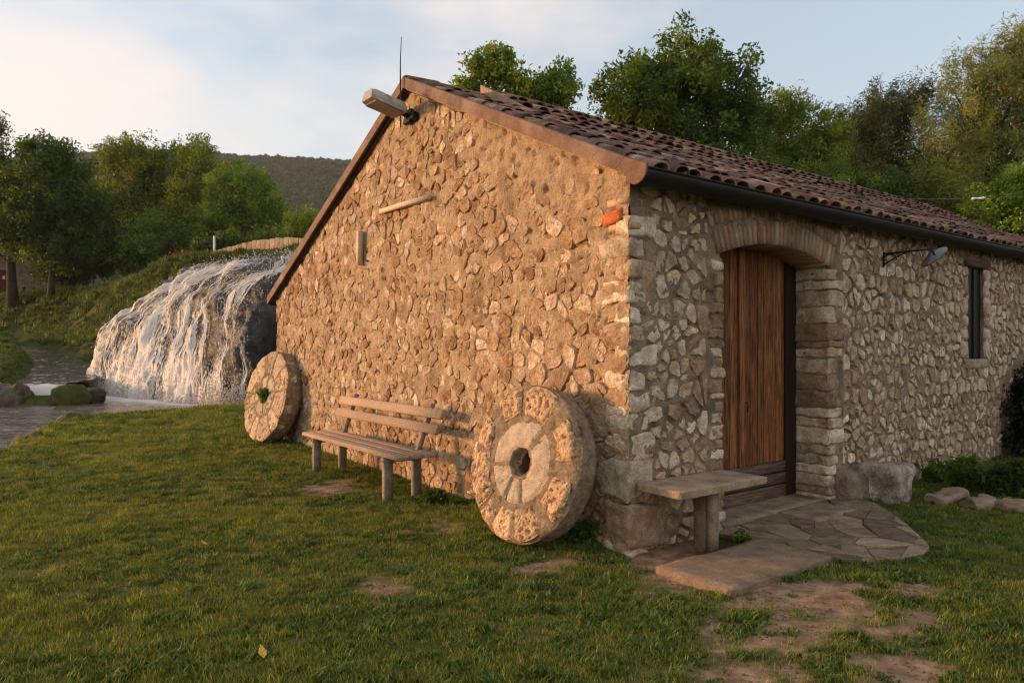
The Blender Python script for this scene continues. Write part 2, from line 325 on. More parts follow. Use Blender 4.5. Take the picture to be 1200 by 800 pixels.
# ------------------------------------------------------------------ the ground
STREAM = [(52, 450, 21.4), (72, 443, 25), (75, 428, 30), (55, 415, 38), (30, 407, 45), (4, 402, 52)]
STW = [at(*p) for p in STREAM]
XB = ([0, 8, 10.6, 13.8, 15.6, 16.4, 17.2, 18.2, 20, 24], [-6.6, -7.0, -7.6, -8.9, -8.4, -7.5, -6.2, -4.8, -2.5, 2.0])
XL = ([0, 15, 18.5, 20.6, 21.6, 23, 30], [-18.5, -17.8, -17.2, -16.4, -15.3, -15.8, -19.5])
YB = ([-80, -30.6, -24.7, -18.8, -16.5, -14, -9, -5, 0, 10, 30, 80], [75, 47.5, 40.8, 32.5, 28.6, 25.8, 24.0, 22.0, 23.0, 27.0, 34.0, 50.0])
def ground_z(X, Y):
    X, Y = np.asarray(X, float), np.asarray(Y, float)
    lawn = 0.018 * np.clip(Y - 5.5, 0, 14) + 0.05 * fbm(X * 0.5, Y * 0.5, 0, 3, 3) + 0.012 * fbm(X * 4, Y * 4, 0, 4, 3)
    xb = np.interp(Y, *XB) + 0.35 * fbm(X * 0.9, Y * 0.9, 0, 8, 3); t1 = sstep(xb + 0.15, xb - 0.55, X)
    z = lawn * (1 - t1) - 0.6 * t1
    xl = np.interp(Y, *XL); t2 = sstep(xl + 0.2, xl - 1.2, X)
    left = np.clip(0.42 + 0.085 * (Y - 22), 0.30, 2.3) + 0.25 * fbm(X * 0.35, Y * 0.35, 0, 5, 3)
    z = z * (1 - t2) + left * t2
    d = np.full(np.shape(X), 1e9); zs = np.zeros(np.shape(X))
    for a, b in zip(STW[:-1], STW[1:]):
        ex, ey = b.x - a.x, b.y - a.y; t = np.clip(((X - a.x) * ex + (Y - a.y) * ey) / (ex * ex + ey * ey), 0, 1)
        dd = np.hypot(X - a.x - t * ex, Y - a.y - t * ey); zz = a.z + t * (b.z - a.z); mk_ = dd < d
        d = np.where(mk_, dd, d); zs = np.where(mk_, zz, zs)
    yb = np.interp(X, *YB); wd = np.where(X < -15, 5.0, 5.5)
    e = sstep(yb, yb + wd, Y + 0.8 * fbm(X * 0.3, Y * 0.3, 0, 9, 3))
    high = 5.55 + 0.5 * fbm(X * 0.08, Y * 0.08, 0, 6, 3) + 0.3 * fbm(X * 0.6, Y * 0.6, 0, 7, 3) + np.clip(Y - 70, 0, 2000) * 0.004
    z = z * (1 - e) + high * e
    c = sstep(1.5, 0.75, d) * (1 - sstep(0, 3, Y - yb)) * (X < -12.5)
    return z * (1 - c) + (zs - 0.3) * c
# bare soil: the trodden ground by the door, under the bench and small worn spots on the lawn
SOIL = [(395, 572, 45, 1.0, 0.8), (110, 540, 22, 0.6, 0.5), (650, 662, 50, 0.55, 0.75), (960, 705, 105, 1.1, 0.62), (1060, 745, 120, 0.7, 0.60), (880, 770, 110, 0.9, 0.58), (1080, 690, 60, 0.6, 0.5),
        (985, 625, 60, 1, 0.3), (760, 690, 60, 0.8, 0.3), (530, 620, 40, 0.8, 0.4), (270, 660, 60, 0.7, 0.22), (480, 680, 80, 0.8, 0.22), (1180, 770, 60, 0.8, 0.35), (1050, 790, 130, 0.6, 0.56), (790, 655, 60, 1.2, 0.95)]
SOILW = []
for px, py, r, asp, k in SOIL:
    Y = EYE * FPX / (py - HZ); p = at(px, py, Y); SOILW.append((p.x, p.y, r / FPX * Y, r / FPX * Y * 1.5 * asp, k))
def soil(X, Y):
    s = np.zeros(np.shape(X))
    for x, y, rx, ry, k in SOILW:
        s = np.maximum(s, k * np.exp(-(((X - x) / rx) ** 2 + ((Y - y) / ry) ** 2) * 0.8))
    n = fbm(X * 2.6, Y * 2.6, 0, 21, 4) * 1.3 + fbm(X * 11, Y * 11, 0, 22, 3) * 1.1
    return np.clip(sstep(0.32, 0.62, s + n * 0.70 + 0.01), 0, 1)
def spaced(a, b, fine0, fine1, h, g=1.16):
    pts = list(np.arange(fine0, fine1 + 1e-6, h)); st = h; x = fine1
    while x < b: st *= g; x += st; pts.append(x)
    st = h; x = fine0; lo = []
    while x > a: st *= g; x -= st; lo.append(x)
    return np.array(lo[::-1] + pts)
gx = spaced(-1150, 1050, -9.5, 6.5, 0.07, 1.055); gy = spaced(-250, 1500, 2.6, 12, 0.07, 1.045)
GX, GY = np.meshgrid(gx, gy, indexing='ij'); GZ = ground_z(GX, GY)
so = soil(GX, GY); mossy = sstep(-8, -20, GX) * 0 + sstep(0.4, 1.2, GZ)
cols = np.stack([so, np.clip(mossy, 0, 1), fbm(GX * 0.4, GY * 0.4, 0, 33, 4) + 0.5], -1).reshape(-1, 3)
def ground_mat():
    m, nt, N, lk = new_mat('ground')
    out = N.new("ShaderNodeOutputMaterial"); b = N.new("ShaderNodeBsdfPrincipled"); lk(b.outputs[0], out.inputs[0]); b.inputs["Roughness"].default_value = 0.95
    b.inputs["Specular IOR Level"].default_value = 0.1
    ac = N.new("ShaderNodeAttribute"); ac.attribute_name = "col"; sp = N.new("ShaderNodeSeparateColor"); lk(ac.outputs["Color"], sp.inputs[0])
    tc = N.new("ShaderNodeTexCoord")
    def ramp(scale, a, c, det=6):
        n = N.new("ShaderNodeTexNoise"); n.inputs["Scale"].default_value = scale; n.inputs["Detail"].default_value = det; lk(tc.outputs["Object"], n.inputs["Vector"])
        r = N.new("ShaderNodeValToRGB"); r.color_ramp.elements[0].position = 0.35; r.color_ramp.elements[1].position = 0.65
        r.color_ramp.elements[0].color = (*a, 1); r.color_ramp.elements[1].color = (*c, 1); lk(n.outputs["Fac"], r.inputs[0]); return r.outputs[0], n.outputs[0]
    s, sn = ramp(9, (0.19, 0.112, 0.064), (0.37, 0.245, 0.155)); g, gn = ramp(5, (0.044, 0.060, 0.013), (0.105, 0.100, 0.030)); f, fn = ramp(1.3, (0.030, 0.046, 0.010), (0.070, 0.078, 0.020))
    m1 = N.new("ShaderNodeMix"); m1.data_type = 'RGBA'; lk(sp.outputs[1], m1.inputs["Factor"]); lk(g, m1.inputs["A"]); lk(f, m1.inputs["B"])
    m2 = N.new("ShaderNodeMix"); m2.data_type = 'RGBA'; lk(sp.outputs[0], m2.inputs["Factor"]); lk(m1.outputs["Result"], m2.inputs["A"]); lk(s, m2.inputs["B"])
    lk(m2.outputs["Result"], b.inputs["Base Color"])
    nb = N.new("ShaderNodeTexNoise"); nb.inputs["Scale"].default_value = 35; nb.inputs["Detail"].default_value = 6; lk(tc.outputs["Object"], nb.inputs["Vector"])
    bp = N.new("ShaderNodeBump"); bp.inputs["Strength"].default_value = 0.8; bp.inputs["Distance"].default_value = 0.02; lk(nb.outputs[0], bp.inputs["Height"]); lk(bp.outputs[0], b.inputs["Normal"])
    return m
g = mk("ground", np.stack([GX, GY, GZ], -1).reshape(-1, 3), ngrid(len(gx), len(gy))[:, ::-1].copy()[:, [3, 2, 1, 0]], ground_mat(), cols=cols)
tag(g, "lawn, trodden earth and grassy banks round the mill", kind="structure")
def gz(x, y): return float(ground_z(np.array([x]), np.array([y]))[0])

# wooded hill far behind
hx = np.linspace(-1150, 900, 150); hy = np.linspace(300, 1450, 70); HX, HY = np.meshgrid(hx, hy, indexing='ij')
def hill_z(X, Y):
    top = 224 + 26 * fbm(X * 0.004, Y * 0.0, 0, 41, 3) - np.clip(-X - 420, 0, 900) * 0.12
    prof = np.where(Y < 850, sstep(250, 900, Y), 1 - 0.7 * sstep(850, 1600, Y))
    return prof * top + 25 * fbm(X * 0.006, Y * 0.006, 0, 42, 4) - 6
hmat = surface('hill_ground', (0.03, 0.032, 0.012), (0.06, 0.055, 0.025), 0.02, 0.95, 0)
tag(mk("hill", np.stack([HX, HY, hill_z(HX, HY)], -1).reshape(-1, 3), ngrid(150, 70), hmat), "long wooded hill rising behind the trees", kind="structure")

# water
PX, PY = np.meshgrid(np.linspace(-19, -3.5, 190), np.linspace(1.5, 27, 380), indexing='ij')
tag(mk("river", np.stack([PX, PY, -0.10 + 0.085 * fbm(PX * 1.5 + 2 * fbm(PX * .6, PY * .6, 0, 50, 2), PY * 3.4, 0, 51, 4, .55)], -1).reshape(-1, 3), ngrid(190, 380), M['pool']), "shallow river running from the foot of the waterfall", kind="structure")
sv = []
NS = 220
for i in range(NS):
    t = i / (NS - 1) * (len(STW) - 1); k = min(int(t), len(STW) - 2); f = t - k; c = STW[k].lerp(STW[k + 1], f); d = (STW[k + 1] - STW[k]); nrm = Vector((d.y, -d.x, 0)).normalized()
    for j in range(21):
        o = (j / 20 - 0.5) * 2 * min(1.05, .55 + i * .02); sv.append((c.x + nrm.x * o, c.y + nrm.y * o, c.z + 0.09 * float(fbm(i * 0.55, j * 0.28, 0, 52, 3))))
# the lip of the stream folds over between two boulders and drops to the pool
a0 = STW[0]; lip = []
for j in range(9):
    o = (j / 8 - 0.5) * 1.9
    lip.append([(a0.x + 0.9 * o, a0.y - 0.05 - 0.45 * q ** 0.7, a0.z * (1 - q ** 1.6) - 0.14 * q ** 1.6) for q in np.linspace(0, 1, 8)])
st = mk("stream", sv, ngrid(NS, 21), M['stream'], smooth=True)
tag(st, "narrow stream coming down past the left bank to the pool", kind="structure")
tag(mk("small_cascade", np.array(lip).reshape(-1, 3), ngrid(9, 8), M['stream']), "little glassy cascade spilling between two boulders", kind="structure")

# ------------------------------------------------------------------ the mill
MW, ML, RY, RZ, SL = 7.96, 13.0, 3.42, 4.62, 0.474      # gable width, length, ridge position and height, roof slope
ALPHA = math.atan(SL)
def roof_z(y): return RZ - SL * abs(y - RY)
millo = thing("mill_building", "rustic stone watermill with tiled gable roof and arched wooden door", "building", CORNER, (0, 0, TH))
rng = random.Random(7); nrs = np.random.RandomState(7)

def clip_half(poly, nx, ny, c):
    out = []; n = len(poly)
    for i in range(n):
        p, q = poly[i], poly[(i + 1) % n]; dp, dq = nx * p[0] + ny * p[1] - c, nx * q[0] + ny * q[1] - c
        if dp <= 0: out.append(p)
        if (dp < 0 < dq) or (dq < 0 < dp):
            t = dp / (dp - dq); out.append((p[0] + t * (q[0] - p[0]), p[1] + t * (q[1] - p[1])))
    return out
def voronoi(seeds, planes, reach=0.75):
    s = np.array(seeds); res = []
    for i, (x, y) in enumerate(seeds):
        poly = [(x - .5, y - .5), (x + .5, y - .5), (x + .5, y + .5), (x - .5, y + .5)]
        for pl in planes: 
            poly = clip_half(poly, *pl)
            if len(poly) < 3: break
        d = np.hypot(s[:, 0] - x, s[:, 1] - y); idx = np.argsort(d)[1:26]
        for j in idx:
            if d[j] > reach or len(poly) < 3: break
            nx, ny = s[j, 0] - x, s[j, 1] - y; poly = clip_half(poly, nx, ny, nx * (x + s[j, 0]) / 2 + ny * (y + s[j, 1]) / 2)
        res.append(poly)
    return res
def clip_opening(poly, seed, rect):
    x0, x1, z0, z1 = rect
    if not poly or max(p[0] for p in poly) <= x0 or min(p[0] for p in poly) >= x1 or max(p[1] for p in poly) <= z0 or min(p[1] for p in poly) >= z1: return poly
    gaps = [(x0 - seed[0], (1, 0, x0)), (seed[0] - x1, (-1, 0, -x1)), (z0 - seed[1], (0, 1, z0)), (seed[1] - z1, (0, -1, -z1))]
    g, pl = max(gaps, key=lambda t: t[0])
    return clip_half(poly, *pl) if g > 0 else []
def courses(a0, a1, z0, z1, hmin, hmax, wmin, wmax, extra, r):
    S_ = []; z = z0
    while z < z1:
        h = r.uniform(hmin, hmax); a = a0 + r.uniform(0, .15)
        while a < a1:
            w = min(wmax, wmin + r.expovariate(1) * (wmax - wmin) * 0.42) * (0.7 + 0.6 * r.random()); w = max(wmin, w) * (1.7 if r.random() < .10 else 1)
            S_.append((a + w / 2 + r.uniform(-.02, .02), z + h / 2 + r.uniform(-.17, .17) * h))
            if r.random() < extra: S_.append((a + w + r.uniform(-.03, .03), z + h * r.choice((0.05, 0.95)) + r.uniform(-.03, .03)))
            a += w
        z += h
    return S_
def stone_shape(poly, gap, height, r, rough=1.0, chip=0.22):
    """angular flat-faced stone from a cell: (along, up, out) around its own middle, or None"""
    A = cx = cy = 0
    for i in range(len(poly)):
        p, q = poly[i], poly[(i + 1) % len(poly)]; c = p[0] * q[1] - q[0] * p[1]; A += c; cx += (p[0] + q[0]) * c; cy += (p[1] + q[1]) * c
    A /= 2
    if abs(A) < 0.0016: return None
    cx /= 6 * A; cy /= 6 * A; pts = []
    for i in range(len(poly)):
        p, q = poly[i], poly[(i + 1) % len(poly)]; L = math.hypot(q[0] - p[0], q[1] - p[1])
        if L < 0.012: continue
        fs = (r.uniform(.08, chip), r.uniform(.42, .58), 1 - r.uniform(.08, chip)) if L > 0.10 else (r.uniform(.15, .3), 1 - r.uniform(.15, .3)) if L > .04 else (.5,)
        for f in fs:
            x, y = p[0] + (q[0] - p[0]) * f - cx, p[1] + (q[1] - p[1]) * f - cy; d = math.hypot(x, y) + 1e-9
            k = max(.4, 1 - gap * r.uniform(.4, 1.7) / d) * r.uniform(.95, 1.02); pts.append((x * k, y * k))
    n = len(pts)
    if n < 5: return None
    tx, ty = r.uniform(-.10, .10) * rough, r.uniform(-.10, .10) * rough; V = []
    for sc, hh, jit in ((1.03, -.06, 0), (1.0, -.008, .003), (.93, height, .004), (.5, height, .005)):
        for x, y in pts: V.append((x * sc, y * sc, hh + (r.uniform(-jit, jit) * rough + (x * tx + y * ty) * (1 if hh > 0 or jit > .0035 else .3) if jit else 0)))
    V.append((0, 0, height + r.uniform(-.004, .006) * rough)); F = []
    for q in range(3):
        for k in range(n): F.append((q * n + k, q * n + (k + 1) % n, (q + 1) * n + (k + 1) % n, (q + 1) * n + k))
    for k in range(n): F.append((3 * n + k, 3 * n + (k + 1) % n, 4 * n))
    return np.array(V), F, (cx, cy), abs(A)

STONES = []                                              # (score, wall, verts, faces, centre, colour)
def pick(r, pal):
    c = np.array(r.choice(pal)); return c * r.uniform(0.82, 1.12)
GPAL = [(.60, .46, .33), (.70, .56, .43), (.54, .39, .26), (.46, .31, .19), (.78, .65, .52), (.58, .43, .30), (.42, .275, .16), (.66, .51, .38), (.50, .33, .20)]
SPAL = [(.64, .50, .375), (.74, .61, .48), (.54, .40, .28), (.80, .68, .55), (.44, .30, .20), (.66, .51, .375), (.70, .57, .44), (.58, .45, .34)]
# gable face
gseeds = [s for s in courses(0.02, MW, -0.05, 4.6, 0.07, 0.18, 0.08, 0.34, 0.34, rng) if s[1] < roof_z(s[0]) - 0.12]
wt_ = 0.10 * math.sqrt(1 + SL * SL)
gpl = [(-1, 0, -0.01), (1, 0, MW), (0, -1, 0.1), (SL, 1, RZ + SL * RY - 0.12), (-SL, 1, RZ - SL * RY - 0.12)]
for sd, poly in zip(gseeds, voronoi(gseeds, gpl)):
    if len(poly) < 3 or sd[0] < 0.16: continue
    smear = rng.random() < 0.26
    plaster = sd[1] > roof_z(sd[0]) - 0.55 and sd[0] < 2.2
    if plaster and rng.random() < 0.75: continue
    h = rng.uniform(-0.006, 0.004) if smear else rng.uniform(0.002, 0.018)
    r_ = stone_shape(poly, rng.uniform(0.002, 0.014), h, rng, .9, .32)
    if r_ is None: continue
    V, F, c, A = r_; w = mill(0, c[0], c[1]); STONES.append((A / w.y ** 2 * 0.6 * (0.25 if smear else 1), 'g', V, F, c, pick(rng, GPAL)))
# door wall
DOOR = (1.13, 2.83, -0.5, 2.42); ARCH = (0.93, 3.03, 2.30, 3.1); WIN = (6.2, 6.72, 1.43, 2.62)
JL, JR = (0.93, 1.14, -0.5, 2.34), (2.82, 3.10, -0.5, 2.34)
sseeds = courses(0.0, 10.6, -0.05, 2.95, 0.09, 0.22, 0.08, 0.30, 0.44, rng)
sseeds = [s for s in sseeds if not any(o[0] < s[0] < o[1] and o[2] < s[1] < o[3] for o in (DOOR, ARCH, WIN, JL, JR, (6.05, 6.92, 2.58, 2.75)))]
for sd, poly in zip(sseeds, voronoi(sseeds, [(-1, 0, -0.01), (1, 0, 10.6), (0, -1, 0.1), (0, 1, 2.93)])):
    for o in (DOOR, ARCH, WIN, JL, JR, (6.05, 6.92, 2.58, 2.75)): poly = clip_opening(poly, sd, o) if len(poly) > 2 else []
    if len(poly) < 3 or sd[0] < 0.18: continue
    if sd[0] > 7.3 and sd[1] < 1.5 - 0.25 * abs(sd[0] - 8.2) and rng.random() < 0.8: continue
    r_ = stone_shape(poly, rng.uniform(0.008, 0.028), rng.uniform(0.003, 0.019), rng, .8, .32)
    if r_ is None: continue
    V, F, c, A = r_; w = mill(c[0], 0, c[1]); ok = 1 if w.x / w.y < 0.74 else 0.01
    STONES.append((A / w.y ** 2 * 0.8 * ok, 's', V, F, c, pick(rng, SPAL)))
STONES.sort(key=lambda t: -t[0])

# mortar beds of the two visible walls, with their own relief
ga = MW * np.linspace(0, 1, 430) ** 1.25; gv = np.linspace(0, 1, 200); GA, GV = np.meshgrid(ga, gv, indexing='ij')
gtop = RZ - SL * np.abs(GA - RY) - 0.06; GZ_ = -0.4 + GV * (gtop + 0.4)
gout = 0.005 + 0.030 * fbm(GA * 5, GZ_ * 5, 0, 61, 4) + 0.030 * fbm(GA * 17, GZ_ * 20, 0, 62, 3) - 0.030 * sstep(0.66, 0.85, vnoise(GA * 13, GZ_ * 19, 0, 63)) + 0.010 * fbm(GA * 60, GZ_ * 60, 0, 64, 2)
gable = mk("gable_wall", np.stack([-gout, GA, GZ_], -1).reshape(-1, 3), ngrid(430, 200)[:, ::-1], M['gable_mortar'], millo)
sa = np.unique(np.concatenate([np.linspace(0, 9, 420), np.linspace(9, ML, 20), [1.13, 2.83, 6.2, 6.72]])); szz = np.unique(np.concatenate([np.linspace(-0.4, 2.98, 170), [1.43, 2.62]]))
SA, SZ = np.meshgrid(sa, szz, indexing='ij'); sout = 0.028 * fbm(SA * 5, SZ * 5, 0, 71, 4) + 0.030 * fbm(SA * 19, SZ * 21, 0, 72, 3) + 0.001 - 0.025 * sstep(0.66, 0.85, vnoise(SA * 14, SZ * 19, 0, 73))
q = ngrid(len(sa), len(szz)); qc = (np.stack([SA, SZ], -1).reshape(-1, 2)[q]).mean(1)
AR, AZ0, AX = 2.84, -0.31, 1.98
hole = ((qc[:, 0] > 1.13) & (qc[:, 0] < 2.83) & (np.hypot(qc[:, 0] - AX, qc[:, 1] - AZ0) < AR + 0.06)) | ((qc[:, 0] > 6.2) & (qc[:, 0] < 6.72) & (qc[:, 1] > 1.43) & (qc[:, 1] < 2.62))
side = mk("side_wall", np.stack([SA, -sout, SZ], -1).reshape(-1, 3), q[~hole], M['side_mortar'], millo)

rest = {'g': MB(), 's': MB()}; NIND = 300
for i, (sc, wl, V, F, c, col) in enumerate(STONES):
    if wl == 'g': P = np.stack([-V[:, 2], V[:, 0], V[:, 1]], 1); o3 = np.array((0, c[0], c[1])); F = [f[::-1] for f in F]
    else: P = np.stack([V[:, 0], -V[:, 2], V[:, 1]], 1); o3 = np.array((c[0], 0, c[1]))
    cv = np.tile(col, (len(P), 1)) * nrs.uniform(0.92, 1.06, (len(P), 1))
    if i < NIND: mk("stone", P, F, M['gable_stone' if wl == 'g' else 'side_stone'], gable if wl == 'g' else side, cv, False, o3)
    else: rest[wl].add(P + o3, F, cv)
for k, w_, mt in (('g', gable, 'gable_stone'), ('s', side, 'side_stone')):
    rest[k].build("stone_infill", M[mt], w_, smooth=False)["kind"] = "stuff"

# corner quoins, turned alternately along the two walls
z = -0.12; k = 0
while z < 2.55:
    h = rng.choice((0.15, 0.19, 0.24, 0.17)) * (1.55 if z < 0.5 and k in (1, 2) else 1); lx, ly = (rng.uniform(.26, .36), rng.uniform(.15, .2)) if k % 2 else (rng.uniform(.15, .2), rng.uniform(.24, .34))
    if z < 0.55: lx += 0.06; ly += 0.08
    V, F = rough_box((lx, ly, h - 0.018), 7, 0.022, 0.040 if z > .5 else .06, 8 if z > .5 else 6, 100 + k)
    ex = 0.035 if z < 0.45 else rng.uniform(0.002, 0.014)
    mk("quoin", V, F, M['side_stone'], side, pick(rng, SPAL[:4] + [(.5, .42, .32)]), True, (lx / 2 - ex, ly / 2 - ex, z + h / 2))
    z += h; k += 1
# hollow brick and brick scraps high on the corner
V, F = rough_box((0.16, 0.215, 0.10), 3, .006, .012, 6, 2); hb = mk("hollow_brick", V, F, M['hollow_brick'], gable, None, True, (0.050, 0.165, 2.60), (math.radians(-9), 0, 0))
hb["label"] = "bright orange hollow brick set high beside the corner"
for zz, yy in ((2.715, 0.12), (2.52, 0.10)):
    V, F = rough_box((0.2, 0.24, 0.06), 2, .01, .004); mk("brick", V, F, M['brick'], gable, (.48, .33, .22), True, (0.088, yy, zz))

# brick arch over the door: two rings of bricks on edge
arch = mk("door_arch", *[np.array([(AX + (AR + 0.05 + dr) * math.sin(t), yy, AZ0 + (AR + 0.05 + dr) * math.cos(t)) for t in np.linspace(-.335, .335, 30) for dr, yy in ((0, 0.004), (.31, 0.004), (.31, .34), (0, .34))]),
          [tuple(4 * i + a for a in (0, 1)) + (4 * i + 5, 4 * i + 4) for i in range(29)] + [(4 * i + 3, 4 * i, 4 * i + 4, 4 * i + 7) for i in range(29)]][0:2], M['side_mortar'], millo)
BPAL = [(.44, .30, .21), (.48, .345, .245), (.40, .25, .165), (.42, .335, .25), (.46, .31, .205), (.37, .295, .22), (.50, .385, .285), (.43, .235, .145)]
bm_ = {}
for ring, (r0, hh, wb) in enumerate(((AR, 0.225, 0.066), (AR + 0.24, 0.135, 0.064))):
    da = wb / (r0 + hh / 2) * (1.0 + 0.06); n = int(0.66 / da); 
    for k in range(n + 1):
        t = (k - n / 2) * da; col = pick(rng, BPAL)
        V, F = rough_box((wb - 0.008 + rng.uniform(-.004, .004), 0.36, hh * rng.uniform(.95, 1.02)), 2, .010, .006, 14, k + ring * 50)
        mk("brick", V, F, M['brick'], arch, col, True, (AX + (r0 + hh / 2) * math.sin(t), 0.167 + rng.uniform(-.006, .006), AZ0 + (r0 + hh / 2) * math.cos(t)), (0, t + rng.uniform(-.015, .015), 0))
# jamb blocks beside the door
for x0, dirn in ((2.83, 1), (1.13, -1)):
    z = -0.1; k = 0
    while z < 2.28:
        h = rng.choice((0.07, 0.10, 0.13, 0.17)) if dirn > 0 else rng.choice((.06, .08, .10, .13)); wdt = rng.uniform(.13, .34) if dirn > 0 else rng.uniform(.10, .21); h = min(h, 2.38 - z)
        V, F = rough_box((wdt, 0.39, h - 0.006), 6, .016, .032, 11, 300 + k); brickish = rng.random() < (0.22 if dirn > 0 else 0.4)
        mk("jamb_stone", V, F, M['side_stone'], side, pick(rng, [(.42, .28, .185), (.38, .26, .18)] if brickish else SPAL), True, (x0 + dirn * (wdt / 2 - rng.uniform(.0, .012)), 0.186 - rng.uniform(.0, .018), z + h / 2))
        z += h; k += 1
for x0 in (1.10, 2.86):                                  # mortar behind the jamb blocks
    V, F = box((x0, 0.20, 1.1), (0.05, 0.37, 2.6)); mk("jamb_mortar", V, F, M['side_mortar'], side, None, False)

# door: two leaves of planks over three heavy worn boards
door = mk("door", *box((1.98, 0.415, 1.26), (1.78, 0.03, 2.56)), M['door_frame'], millo, None, False); door["label"] = "weathered brown plank door in a deep arched recess"
mk("frame_post", *box((2.735, 0.37, 1.26), (0.19, 0.06, 2.56)), M['door_frame'], door, None, False)
mk("frame_post", *box((1.17, 0.37, 1.26), (0.08, 0.06, 2.56)), M['door_frame'], door, None, False)
px = 1.215; k = 0
while px < 2.62:
    wd = 0.10 if 1.84 < px < 1.9 else rng.uniform(.095, .125); wd = min(wd, 2.638 - px)
    if wd < 0.03: break
    pr = 0.025 if abs(px - 1.86) < .05 else 0
    V, F = box((0, 0, 0), (wd - 0.007, 0.035, 2.12)); c = rng.uniform(0.65, 1.25)
    mk("plank", V, F, M['door'], door, (c, c * rng.uniform(.92, 1.02), c * rng.uniform(.85, 1.0)), False, (px + wd / 2, 0.375 - pr + rng.uniform(-.006, .006), 1.49)); px += wd
z = 0.02
for h in (0.175, 0.12, 0.115):
    V, F = rough_box((1.42, 0.05, h - 0.01), 2, .008, .003, 8, int(h * 1000)); mk("board", V, F, M['door_worn'], door, None, True, (1.93, 0.362, z + h / 2)); z += h
V, F = tube([(0, 0, 0), (0, -.035, 0), (0, -.05, -.03), (0, -.04, -.09)], .007, 6); mk("handle", V, F, M['metal_dark'], door, None, True, (1.95, 0.355, 1.05))
V, F = rough_box((1.76, 0.42, 0.10), 4, .02, .01, 6, 9); mk("threshold", V, F, M['slab'], millo, (1, .98, .95), True, (1.98, 0.20, 0.02))

# slit window with timber lintel
win = mk("window", *box((6.46, 0.055, 2.02), (0.53, 0.03, 1.20)), M['pane_dark'], millo, None, False); win["label"] = "narrow dark slit window under a timber lintel"
for x in (6.185, 6.735):
    V, F = box((x, 0.17, 2.02), (0.03, 0.33, 1.2)); mk("reveal", V, F, M['side_mortar'], win, None, False)
mk("frame", *box((6.47, 0.03, 2.02), (0.016, 0.02, 1.18)), M['metal_dark'], win, None, False)
V, F = rough_box((0.74, 0.34, 0.085), 3, .012, .008, 8, 4); mk("lintel", V, F, M['lintel'], win, None, True, (6.47, 0.13, 2.665))
V, F = rough_box((0.74, 0.38, 0.13), 3, .02, .01, 8, 5); mk("sill", V, F, M['side_stone'], win, (.46, .38, .3), True, (6.48, 0.16, 1.365))
z = 1.43; k = 0
while z < 2.60:
    h = min(rng.choice((.16, .24, .2)), 2.62 - z)
    if h < .05: break
    for x, dr in ((6.2, -1), (6.72, 1)):
        w = rng.uniform(.12, .24); V, F = rough_box((w, .36, h - .02), 3, .025, .012, 9, 700 + k); mk("jamb_stone", V, F, M['side_stone'], side, pick(rng, SPAL[:4]), True, (x + dr * (w / 2 + .004), .155, z + h / 2)); k += 1
    z += h
# rear walls close the building
mk("rear_wall", *box((ML / 2, MW - 0.15, 1.1), (ML, 0.3, 2.6)), M['side_mortar'], millo, None, False)
V = [(ML, 0, -.3), (ML, MW, -.3), (ML, MW, roof_z(MW) - .1), (ML, RY, RZ - .1), (ML, 0, roof_z(0) - .1)]; mk("end_wall", V, [(0, 1, 2, 3, 4)], M['side_mortar'], millo, None, False)

# roof: deck, clay tiles in overlapping columns, ridge tiles, verge boards, gutter
E0, E1 = -0.24, MW + 0.20
ED = -0.06
pr = [(ED, roof_z(ED) - .02), (RY, RZ - .02), (E1, roof_z(E1) - .02), (E1, roof_z(E1) - .10), (RY, RZ - .11), (ED, roof_z(ED) - .09)]
V = [(x, y, z) for x in (-0.05, ML + .1) for y, z in pr]
roof = mk("roof", V, [(0, 1, 2, 3, 4, 5)[::-1], (6, 7, 8, 9, 10, 11)] + [(i, (i + 1) % 6, 6 + (i + 1) % 6, 6 + i) for i in range(6)], M['tile_under'], millo, None, False)
def half_pipe(L, r0, r1, th=0.014, n=6):                 # open clay tile: Y up the slope, wide end down
    V, F = [], []
    for y, r in ((-L / 2, r0), (L / 2, r1)):
        for rr in (r, r - th):
            for k in range(n + 1):
                a = math.pi * k / n; V.append((math.cos(a) * rr, y, math.sin(a) * rr * 0.66))
    m = n + 1
    for k in range(n):
        F += [(k, k + 1, 2 * m + k + 1, 2 * m + k), (m + k + 1, m + k, 3 * m + k, 3 * m + k + 1), (k + 1, k, m + k, m + k + 1), (2 * m + k, 2 * m + k + 1, 3 * m + k + 1, 3 * m + k)]
    return np.array(V), F
TV, TF = half_pipe(0.46, 0.092, 0.072); tile_me = []
for k in range(4):
    c = [(1, 1, 1), (1.5, 1.28, 1.12), (.66, .70, .74), (1.35, 1.32, 1.28)][k]
    o = mk("tile", TV + 0.004 * np.stack([fbm(TV[:, 0] * 9 + k * 7, TV[:, 1] * 9, TV[:, 2] * 9, 80 + i, 2) for i in range(3)], 1), TF, M['tile'], None, c); tile_me.append(o.data); bpy.data.objects.remove(o)
def raise_at(x, t): return 0.11 * max(0.0, 1 - t / 1.5) if x > 1.0 else 0.0
tiles = []
